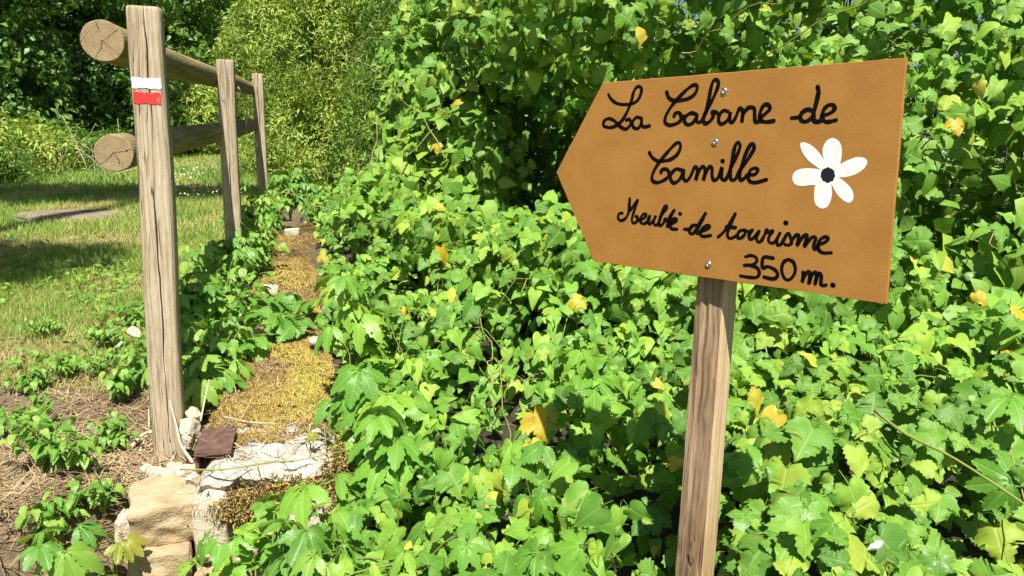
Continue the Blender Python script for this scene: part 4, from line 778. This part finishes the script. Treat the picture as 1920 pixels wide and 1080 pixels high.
# brambles arching over the wall crest
for i, (px, py, d, lab, n_, per, ln) in enumerate([(600, 590, 3.0, 'bramble tuft spilling onto the wall from the bindweed', 4, 3, (-.14, 0)), (560, 560, 3.4, 'bramble tuft lying across the middle of the wall', 4, 3, (-.12, 0)), (470, 660, 2.85, 'bramble sprig with broad leaves at the fence side edge of the wall', 2, 2, (.03, 0)), (640, 560, 3.3, 'bramble tuft rooted on the right edge of the wall', 4, 3, (-.06, 0))]):
    c = at(px, py, d); g = c.copy(); r, a = ra(c[None]); g[2] = top_h(r, a)[0] if -WW < r[0] < 0 else ground(c[None])[0]; plant('bramble', lab, 'bramble', g, 'tri', 'bramble', n_, max(.06, c[2] - g[2]), .12, .095, per, lean=ln)
# herbs between the posts and the wall
lab = ['weed clump at the foot of the first post on the wall side', 'weed clump between first post and mossy wall', 'shaded weed clump against the wall behind the first post', 'weed clump half way between first and second post', 'bright weed clump below the lower rail', 'weed clump before the second post', 'weed clump at the foot of the second post', 'weed clump on the wall side of the second post', 'weed clump past the second post', 'weed clump between second and third post', 'weed clump near the third post', 'weed clump at the foot of the third post', 'tall weed clump beside the far end of the wall', 'weed clump at the wall end past the moss']
for i, (px, py, d, h) in enumerate([(372, 700, 2.45, .20), (395, 660, 2.7, .26), (420, 690, 2.62, .2), (385, 590, 3.0, .30), (435, 600, 3.2, .30), (400, 540, 3.5, .28), (420, 510, 3.9, .28), (475, 520, 4.1, .34), (480, 470, 4.5, .34), (470, 440, 5.0, .34), (520, 400, 5.5, .36), (500, 390, 5.9, .34), (545, 385, 6.3, .42), (585, 395, 6.2, .40)]):
    b = gz(px, d); plant('weed_clump', lab[i], 'weed', b, 'nettle' if i % 3 else 'palm', 'herb', 9, h, .16, .06 if i % 3 else .08, 5, 'weeds between the fence and the wall', whorl=2)
# weeds in the trampled grass on the left
for i, (px, d, h, sp, sz, lb) in enumerate([(40, 2.02, .17, .10, .055, 'dense green weed tuft at the left of the dirt bank'), (110, 2.0, .13, .08, .05, 'weed tuft on the dirt bank beside the dense tuft'), (60, 1.80, .15, .08, .05, 'dark weed tuft low on the dirt bank slope'), (180, 2.15, .10, .06, .045, 'small weed beside the trampled straw left of the first post'), (205, 2.5, .14, .05, .05, 'upright pale weed in dry grass left of the first post'), (255, 2.62, .18, .07, .06, 'leafy weed close behind the first post'), (110, 2.75, .08, .07, .045, 'low weed in the dry trampled patch'), (25, 2.6, .09, .08, .045, 'spreading weed by the bare straw patch'), (190, 3.1, .10, .08, .045, 'weed in the grass beyond the trampled patch'), (60, 3.2, .09, .09, .04, 'weed rosette in the lawn beyond the straw patch')]):
    plant('lawn_weed', lb, 'weed', gz(px, d), 'nettle', 'herb', 9, h, sp * 1.15, sz * .72, 5, whorl=2)
for px, d, h, sp, sz, lb in [(90, 1.70, .16, .08, .05, 'weed tuft below the straw slope near the bronze tipped creeper'), (150, 1.86, .08, .05, .04, 'small weed on the bare slope above the bronze tipped creeper'), (15, 2.25, .12, .09, .045, 'weed patch at the edge of trampled straw'), (165, 2.75, .09, .09, .04, 'weed tuft between straw patch and first post'), (235, 3.3, .14, .09, .045, 'weed tuft in the lawn behind the first post'), (300, 3.6, .16, .12, .05, 'weed tuft under the lower rail')]:
    plant('lawn_weed', lb, 'weed', gz(px, d), 'nettle', 'bramble', 8, h, sp, sz * .75, 5, whorl=2)
plant('silvery_weed', 'weed with pale silvery leaf undersides beside the first post', 'weed', gz(238, 2.75), 'ovate', 'pale', 2, .18, .04, .06, 2)

# sticks and bent stalks
def stick(name, lab, cat, pts, r0, mat='twig'):
    pts = cr_spline(pts, 4); mb = MB(); mb.tube(pts, np.linspace(r0, r0 * .55, len(pts)) * (1 + .2 * rng.random(len(pts))), 7, .6); return mb.build(name, M[mat], None, pts[0], label=lab, cat=cat)
stick('dry_stick', 'bleached stick leaning on the foot of the first post', 'stick', [at(362, 868, 2.05), at(340, 835, 2.07), at(330, 795, 2.09), at(318, 750, 2.13)], .0042)
stick('dry_stick', 'bleached thin stick standing behind the rusty iron', 'stick', [at(376, 790, 2.16), at(385, 745, 2.2), at(392, 712, 2.25)], .0028)
stick('dry_stalk', 'pale straw stalk lying across the moss', 'stalk', [crest(-.33, .34) + [0, 0, .02], crest(-.25, .29) + [0, 0, .02], crest(-.17, .26) + [0, 0, .022]], .0025)
stick('bramble_runner', 'thin green runner trailing across the wall end below the rusty iron', 'runner', [at(338, 880, 1.93), at(420, 880, 1.90), at(500, 868, 1.89), at(560, 863, 1.88), at(620, 850, 1.90), at(650, 845, 1.93)], .0022, 'stem')
stick('hop_runner', 'long pale hop stem hanging across the leaves right of the stake', 'runner', [at(1640, 770, 1.42), at(1700, 815, 1.33), at(1790, 860, 1.24), at(1920, 945, 1.14), at(1990, 1000, 1.1)], .0026, 'stem')
stick('dry_stick', 'grey dead root poking from the dirt left of the first post', 'stick', [gz(215, 2.14) + [0, 0, .015], gz(245, 2.2) + [0, 0, .03], gz(285, 2.22) + [0, 0, .02]], .006)
# flat slab in the meadow
c = gz(150, 6.6); sl = stone(tuple(c + [0, 0, -.022]), .95, .62, .09, 7, M['slab'], parent=None, name='stone_slab', tilt=(.10, .03, .35), rough=.3, n=14, power=4.); sl['label'] = 'flat grey stone slab lying in the meadow grass'; sl['category'] = 'stone'

# ------------------------------------------------------------------ grass, straw, clover
def blades(P, h, wd, lv, lean=.5):
    n = len(P); d = unit(np.c_[rng.normal(0, lean, (n, 2)), np.ones(n)]); s = unit(np.c_[rng.normal(0, 1, (n, 2)), np.zeros(n)]); b = np.c_[rng.normal(0, .45, (n, 2)), np.full(n, -.12)]
    V = np.empty((n, 5, 3)); m = P + d * (h * .55)[:, None]; t = m + unit(d + b) * (h * .5)[:, None]; o = s * wd[:, None]
    V[:, 0] = P - o; V[:, 1] = P + o; V[:, 2] = m + o * .8; V[:, 3] = m - o * .8; V[:, 4] = t; f = np.array([[0, 1, 2], [0, 2, 3], [3, 2, 4]])
    return V.reshape(-1, 3), (np.arange(n)[:, None, None] * 5 + f).reshape(-1, 3), np.repeat(lv, 5)
gmb = MB()
for (n, y0, y1, h0, h1, w0) in ((66000, 1.55, 4.2, .025, .075, .0016), (95000, 4.0, 9., .03, .085, .0028), (75000, 8.5, 18., .05, .12, .006), (30000, 17.5, 42., .08, .18, .014)):
    Y = rng.uniform(y0, y1, n); X = rng.uniform(-1.15, -.20, n) * Y; P = np.c_[X, Y]; r, a = ra(P); dry = fbm(P, 1.7, 81, 4); turfm = fbm(P, 1.6, 11) + .25 * smooth(2.2, 4.2, Y) - .5 * smooth(.85, .3, np.hypot(X + 1.15, Y - 1.85))
    ok = (r < -WW - .02) & (turfm + rng.random(n) * .16 > .44) & ~((np.abs(X - c[0]) < .36) & (np.abs(Y - c[1]) < .24)); P, dry = P[ok], dry[ok]; k = len(P)
    lv = np.clip(.51 + 1.7 * (dry - .52) + .15 * smooth(3, 8, P[:, 1]) - .28 * smooth(4.2, 2.6, P[:, 1]) + rng.normal(0, .13, k), 0, 1); V, T, L = blades(np.c_[P, ground(P) - .004], rng.uniform(h0, h1, k) * (.5 + lv * .8), np.full(k, w0) * rng.uniform(.7, 1.3, k), lv); gmb.add(V, T, L)
n = 14000; Y = rng.uniform(1.7, 5.5, n); X = rng.uniform(-1.15, -.24, n) * Y; P = np.c_[X, Y]; r, a = ra(P); ok = (r < -WW - .03) & (fbm(P, 2.3, 91, 3) + .1 * rng.random(n) > .55) & (np.hypot(X + 1.1, Y - 1.9) > .5); P = P[ok]; k = len(P)
nn_ = unit(np.array([0, -.1, 1.]) + rng.normal(0, .45, (k, 3))); V, T, U, L = scatter('cheap', np.c_[P, ground(P) + rng.uniform(.005, .06, k)], frames(nn_, rng.normal(0, 1, (k, 3)) * [1, 1, .3]), rng.uniform(.014, .038, k), rng.random(k)); link('lawn_weeds', mesh('lawn_weeds', V, T, U, L), M['herb'], kind='stuff', label='small broad leaved weeds mixed into the lawn left of the fence', cat='weeds')
o = gmb.build('grass', M['grass'], None, None, kind='stuff', label='patchy meadow grass left of the fence', cat='grass')
n = 42000; Y = rng.uniform(1.35, 3.3, n); X = rng.uniform(-1.2, -.30, n) * Y; P = np.c_[X, Y]; r, a = ra(P); dens = smooth(1.15, .35, np.hypot(X + 1.15, Y - 1.85)) + .55 * (fbm(P, 1.7, 81, 4) < .46)
ok = (r < -WW - .01) & (rng.random(n) < dens + .08); P = P[ok]; V, T, L = strands(np.c_[P, ground(P) + .004], rng.uniform(.03, .11, len(P)), rng.uniform(.0008, .002, len(P)), np.clip(fbm(P, 5, 83) * 1.2 - .15 + rng.normal(0, .2, len(P)), 0, 1), .1)
mb = MB(); mb.add(V, T, L); mb.build('straw_litter', M['straw'], None, None, kind='stuff', label='dry straw and dead grass around the first post foot', cat='straw')
n = 150; Y = rng.uniform(7.5, 13, n); X = (rng.normal(365, 40, n) - 960) / F * Y; P = np.c_[X, Y]; Nn = np.tile([0, 0, 1.], (n, 1)); V, T, L = tufts(np.c_[P, ground(P) + .09], Nn, np.full(n, .016), np.full(n, .008), rng.random(n), 5, 1.); mb = MB(); mb.add(V, T, L)
mb.build('clover_flowers', M['clover'], None, None, kind='stuff', label='scattered white clover flowers in the meadow beyond the fence', cat='flowers')

# ------------------------------------------------------------------ trees and shrubs
def tree(name, label, cat, base, lobes, n, kind, size, mat, trunk_r=.12, gapf=.36, fill=.5, group=None, lvr=(0, 1), seed=1, front=None, up=.25):
    """lobes: (dx,dy,z, rx,ry,rz) in metres from the foot"""
    base = np.array(base, float); t = thing(name, label, cat, tuple(base), group); Lc = np.array([l[:3] for l in lobes], float) + base; Lr = np.array([l[3:] for l in lobes], float)
    mb = MB(); top = Lc[np.argmax(Lc[:, 2])]; ts = np.linspace(0, 1, 9)[:, None]; tr = base + (top - base) * ts * [1, 1, 1] + np.c_[np.sin(ts * 4 + seed) * .05, np.cos(ts * 3) * .05, 0 * ts]; tr[0, 2] -= .2
    mb.tube(tr, np.linspace(trunk_r, trunk_r * .25, 9), 9, .3)
    for c in Lc:
        h = min(.75, max(.12, (c[2] - base[2]) * .5 / max(.1, top[2] - base[2]))); s0 = base + (top - base) * h; tt = np.linspace(0, 1, 6)[:, None]; l = s0 + (c - s0) * tt + np.c_[0 * tt, 0 * tt, .12 * np.sin(tt * 3.14)]; mb.tube(l, np.linspace(trunk_r * .45, .012, 6), 6, random.random())
        for _ in range(5):
            e = c + unit(rng.normal(0, 1, 3)) * .8 * Lr[0]; mb.tube(c + (e - c) * tt[:4] * 1.2, np.linspace(.02, .006, 4), 5, random.random())
    mb.build('trunk', M['bark'], t, base)
    ar = Lr[:, 0] * Lr[:, 2]; k = rng.choice(len(Lc), n, p=ar / ar.sum()); d = unit(rng.normal(0, 1, (n, 3))); f = np.where(rng.random(n) < fill, rng.uniform(.9, 1.08, n), rng.uniform(.35, .95, n)); b0 = Lc[k] + d * Lr[k]; sc = 1.6 / Lr.mean()
    P = Lc[k] + d * Lr[k] * (f + .5 * (fbm(b0, sc, seed) - .5) + .25 * (fbm(b0, sc * 3.3, seed + 5) - .5))[:, None]; gap = fbm(P, sc * 1.7, seed + 9)
    ok = (gap > gapf) & (P[:, 2] > ground(P) + .03)
    if front is not None: ok &= d[:, 1] < front
    P, d, k = P[ok], d[ok], k[ok]; nn = unit(unit(d / Lr[k]) * .8 + [0, 0, up] + rng.normal(0, .55, (len(P), 3))); tip = unit(rng.normal(0, 1, (len(P), 3)) + d * .6 + [0, 0, -.35])
    lv = np.clip(lvr[0] + (lvr[1] - lvr[0]) * (.35 * rng.random(len(P)) + .65 * smooth(.3, .7, fbm(P, sc * 2.5, seed + 3))), 0, .999); V, T, U, L = scatter(kind, P, frames(nn, tip), size * rng.uniform(.6, 1.25, len(P)), lv)
    link('crown', mesh('crown', V - base, T, U, L), M[mat], t, kind='stuff'); return t
def gp(px, d): X = (px - 960) / F * d; return (X, d, float(ground(np.array([[X, d]]))[0]))
tree('willow_shrub', 'large pale yellow green willow shrub beyond the third fence post', 'shrub', gp(628, 11.5), [(-.62, -.2, 1.0, .62, .8, 1.0), (.1, -.3, 1.0, .9, .9, 1.0), (-.75, 0, 2.5, .8, 1., 1.0), (.25, -.2, 2.6, .9, 1., 1.1), (1.2, 0, 1.6, .8, .9, 1.3), (-.3, .2, 4.0, 1.1, 1., 1.1), (.9, .2, 3.8, 1., 1., 1.1)], 120000, 'narrow', .08, 'willow', .14, .41, seed=3, front=.45)
tree('pale_shrub', 'small pale shrub framed between the fence rails beside the meadow', 'shrub', gp(362, 17), [(0, 0, 1.1, .7, .6, 1.0), (.4, 0, .8, .6, .6, .8), (-.45, .1, .7, .5, .5, .7)], 9000, 'narrow', .13, 'willow', .06, .3, seed=8)
tree('dark_hedge_shrub', 'dark green shrub in shade between willow and hop hedge', 'shrub', gp(725, 8.6), [(0, 0, .7, .55, .6, .8), (.1, .2, 1.7, .55, .6, .9), (.5, .1, 1.0, .6, .6, 1.0), (.45, .2, 2.4, .7, .7, .9)], 15000, 'narrow', .10, 'mid_tree', .07, .36, seed=12, front=.5)
tree('hornbeam', 'dark leafy hornbeam at the left edge of the meadow', 'tree', gp(-40, 13.5), [(-.5, .2, .8, 1.3, .9, .8), (.9, .3, .8, .9, .8, .8), (-.8, .2, 2.2, 1.4, 1.2, 1.2), (.6, .2, 1.9, 1.1, 1., .9), (.9, 0, 3.4, 1.2, 1.2, .9), (-.6, 0, 4.2, 1.5, 1.3, 1.), (.8, .4, 5., 1.4, 1.2, 1.), (-1.2, .4, 6., 1.6, 1.4, 1.1)], 44000, 'tiny', .14, 'dark_tree', .2, .41, seed=21, front=.6)
tree('hornbeam', 'dark leafy tree with deep shade under it behind the rail ends', 'tree', gp(160, 15.5), [(-.6, .3, .8, 1.1, .9, .9), (.9, .3, .7, 1.1, .9, .8), (-.6, .3, 2.2, 1.2, 1.1, 1.1), (.8, .2, 1.7, 1.1, 1., 1.), (.2, -.2, 3.5, 1.4, 1.2, .9), (1.2, .2, 3.4, 1.0, 1.1, .8), (-.8, .2, 4.8, 1.4, 1.3, 1.), (.8, .3, 5.2, 1.5, 1.3, 1.1)], 46000, 'tiny', .15, 'dark_tree', .2, .41, seed=27, front=.6)
tree('hornbeam', 'mid green tree rising behind the top rail', 'tree', gp(330, 21), [(0, 0, 2.4, 1.5, 1.3, 1.4), (.6, 0, 4.4, 1.5, 1.3, 1.3), (-.8, 0, 4.6, 1.4, 1.3, 1.2), (.2, 0, 6.2, 1.3, 1.3, 1.1)], 22000, 'tiny', .19, 'mid_tree', .2, .36, seed=33, front=.6)
tree('ash_tree', 'lighter green tree far along the meadow behind the willow shrub', 'tree', gp(425, 29), [(0, 0, 2., 1.5, 1.4, 1.6), (.9, 0, 3.8, 1.4, 1.4, 1.4), (-.6, .1, 4.2, 1.1, 1.2, 1.3), (1.6, 0, 5.6, 1.6, 1.4, 1.5)], 20000, 'tiny', .22, 'mid_tree', .2, .34, seed=39, lvr=(.3, 1), front=.6)
tree('ash_tree', 'tall tree behind the willow shrub and hop hedge', 'tree', gp(690, 24), [(0, 0, 3, 2.2, 1.6, 2.), (1.5, 0, 5.5, 2., 1.6, 2.), (-1.2, 0, 6.0, 2., 1.6, 1.8), (3, 0, 3.5, 2., 1.6, 2.)], 20000, 'tiny', .24, 'mid_tree', .25, .34, seed=45, front=.6)
# tall weeds along the far left edge
for i, (px, d, h, lb) in enumerate([(20, 10.5, 1.0, 'tall yellowing weeds at the left meadow edge'), (85, 11.5, .9, 'tall weeds with dry stems before the dark trees'), (150, 12.2, .75, 'tall weeds below the lower rail end'), (-30, 9.4, .7, 'green weeds at the left border of the lawn'), (215, 13.2, .7, 'low scrub behind the first post')]):
    tree('weed_thicket', lb, 'weeds', gp(px, d), [(0, 0, h * .45, .45, .35, h * .5), (.3, .1, h * .3, .35, .3, h * .4), (-.3, .1, h * .35, .35, .3, h * .45)], 3200, 'narrow', .10, 'willow' if i in (0, 1) else 'mid_tree', .015, .3, seed=50 + i)
mb = MB()
for _ in range(30):
    b = gp(random.uniform(60, 240), random.uniform(10.4, 11.6)); an = rng.normal(0, .9); L = random.uniform(.5, 1.1); pts = np.array([np.array(b) + np.array([math.sin(an) * t * L, 0, math.cos(an) * t * L - .15 * t * t]) for t in np.linspace(0, 1, 6)]); mb.tube(pts, np.linspace(.005, .0025, 6), 4, random.random())
mb.build('dry_stems', M['twig'], None, None, kind='stuff', label='tangle of dry pale stems below the dark trees', cat='dry stems')
# wood closing the view, and trees behind the viewer whose shade falls on the lawn
V_, T_, U_, L_, nn0 = [], [], [], [], 0
n = 70000; X = rng.uniform(-46, 46, n); Y = 40 + 6 * rng.random(n) - .003 * X ** 2; hgt = 9 + 4 * noise(np.c_[X, Y], .22, 4) - 5.5 * np.exp(-((X + 16.4) / 1.4) ** 2); Z = ground(np.c_[X, Y]) + hgt * rng.random(n); P = np.c_[X, Y + 1.5 * (noise(np.c_[X, Z], .5, 9) - .5), Z]
nn_ = unit(np.array([0, -.7, .5]) + rng.normal(0, .5, (n, 3))); V, T, U, L = scatter('tiny', P, frames(nn_, rng.normal(0, 1, (n, 3))), rng.uniform(.35, .7, n), np.clip(.1 + .8 * fbm(P, .6, 6), 0, .99)); link('far_wood', mesh('far_wood', V, T, U, L), M['mid_tree'], kind='stuff', label='far green wood closing the meadow', cat='wood')
tree('shade_tree', 'tall tree at the near side of the lawn casting shade on the grass', 'tree', (-4.6, .6, float(ground(np.array([[-4.6, .6]]))[0])), [(1.7, 0, 6.6, 1.0, .6, .5), (.2, .1, 6.9, 1.2, .7, .6), (.4, .6, 12.0, 2.2, .9, .7), (-1.5, .6, 12., 2., .9, .6), (2.0, .6, 12.4, 1.6, .5, .5), (-1.2, .4, 8.4, 1.2, .8, .6)], 20000, 'tiny', .17, 'dark_tree', .16, .36, seed=61)
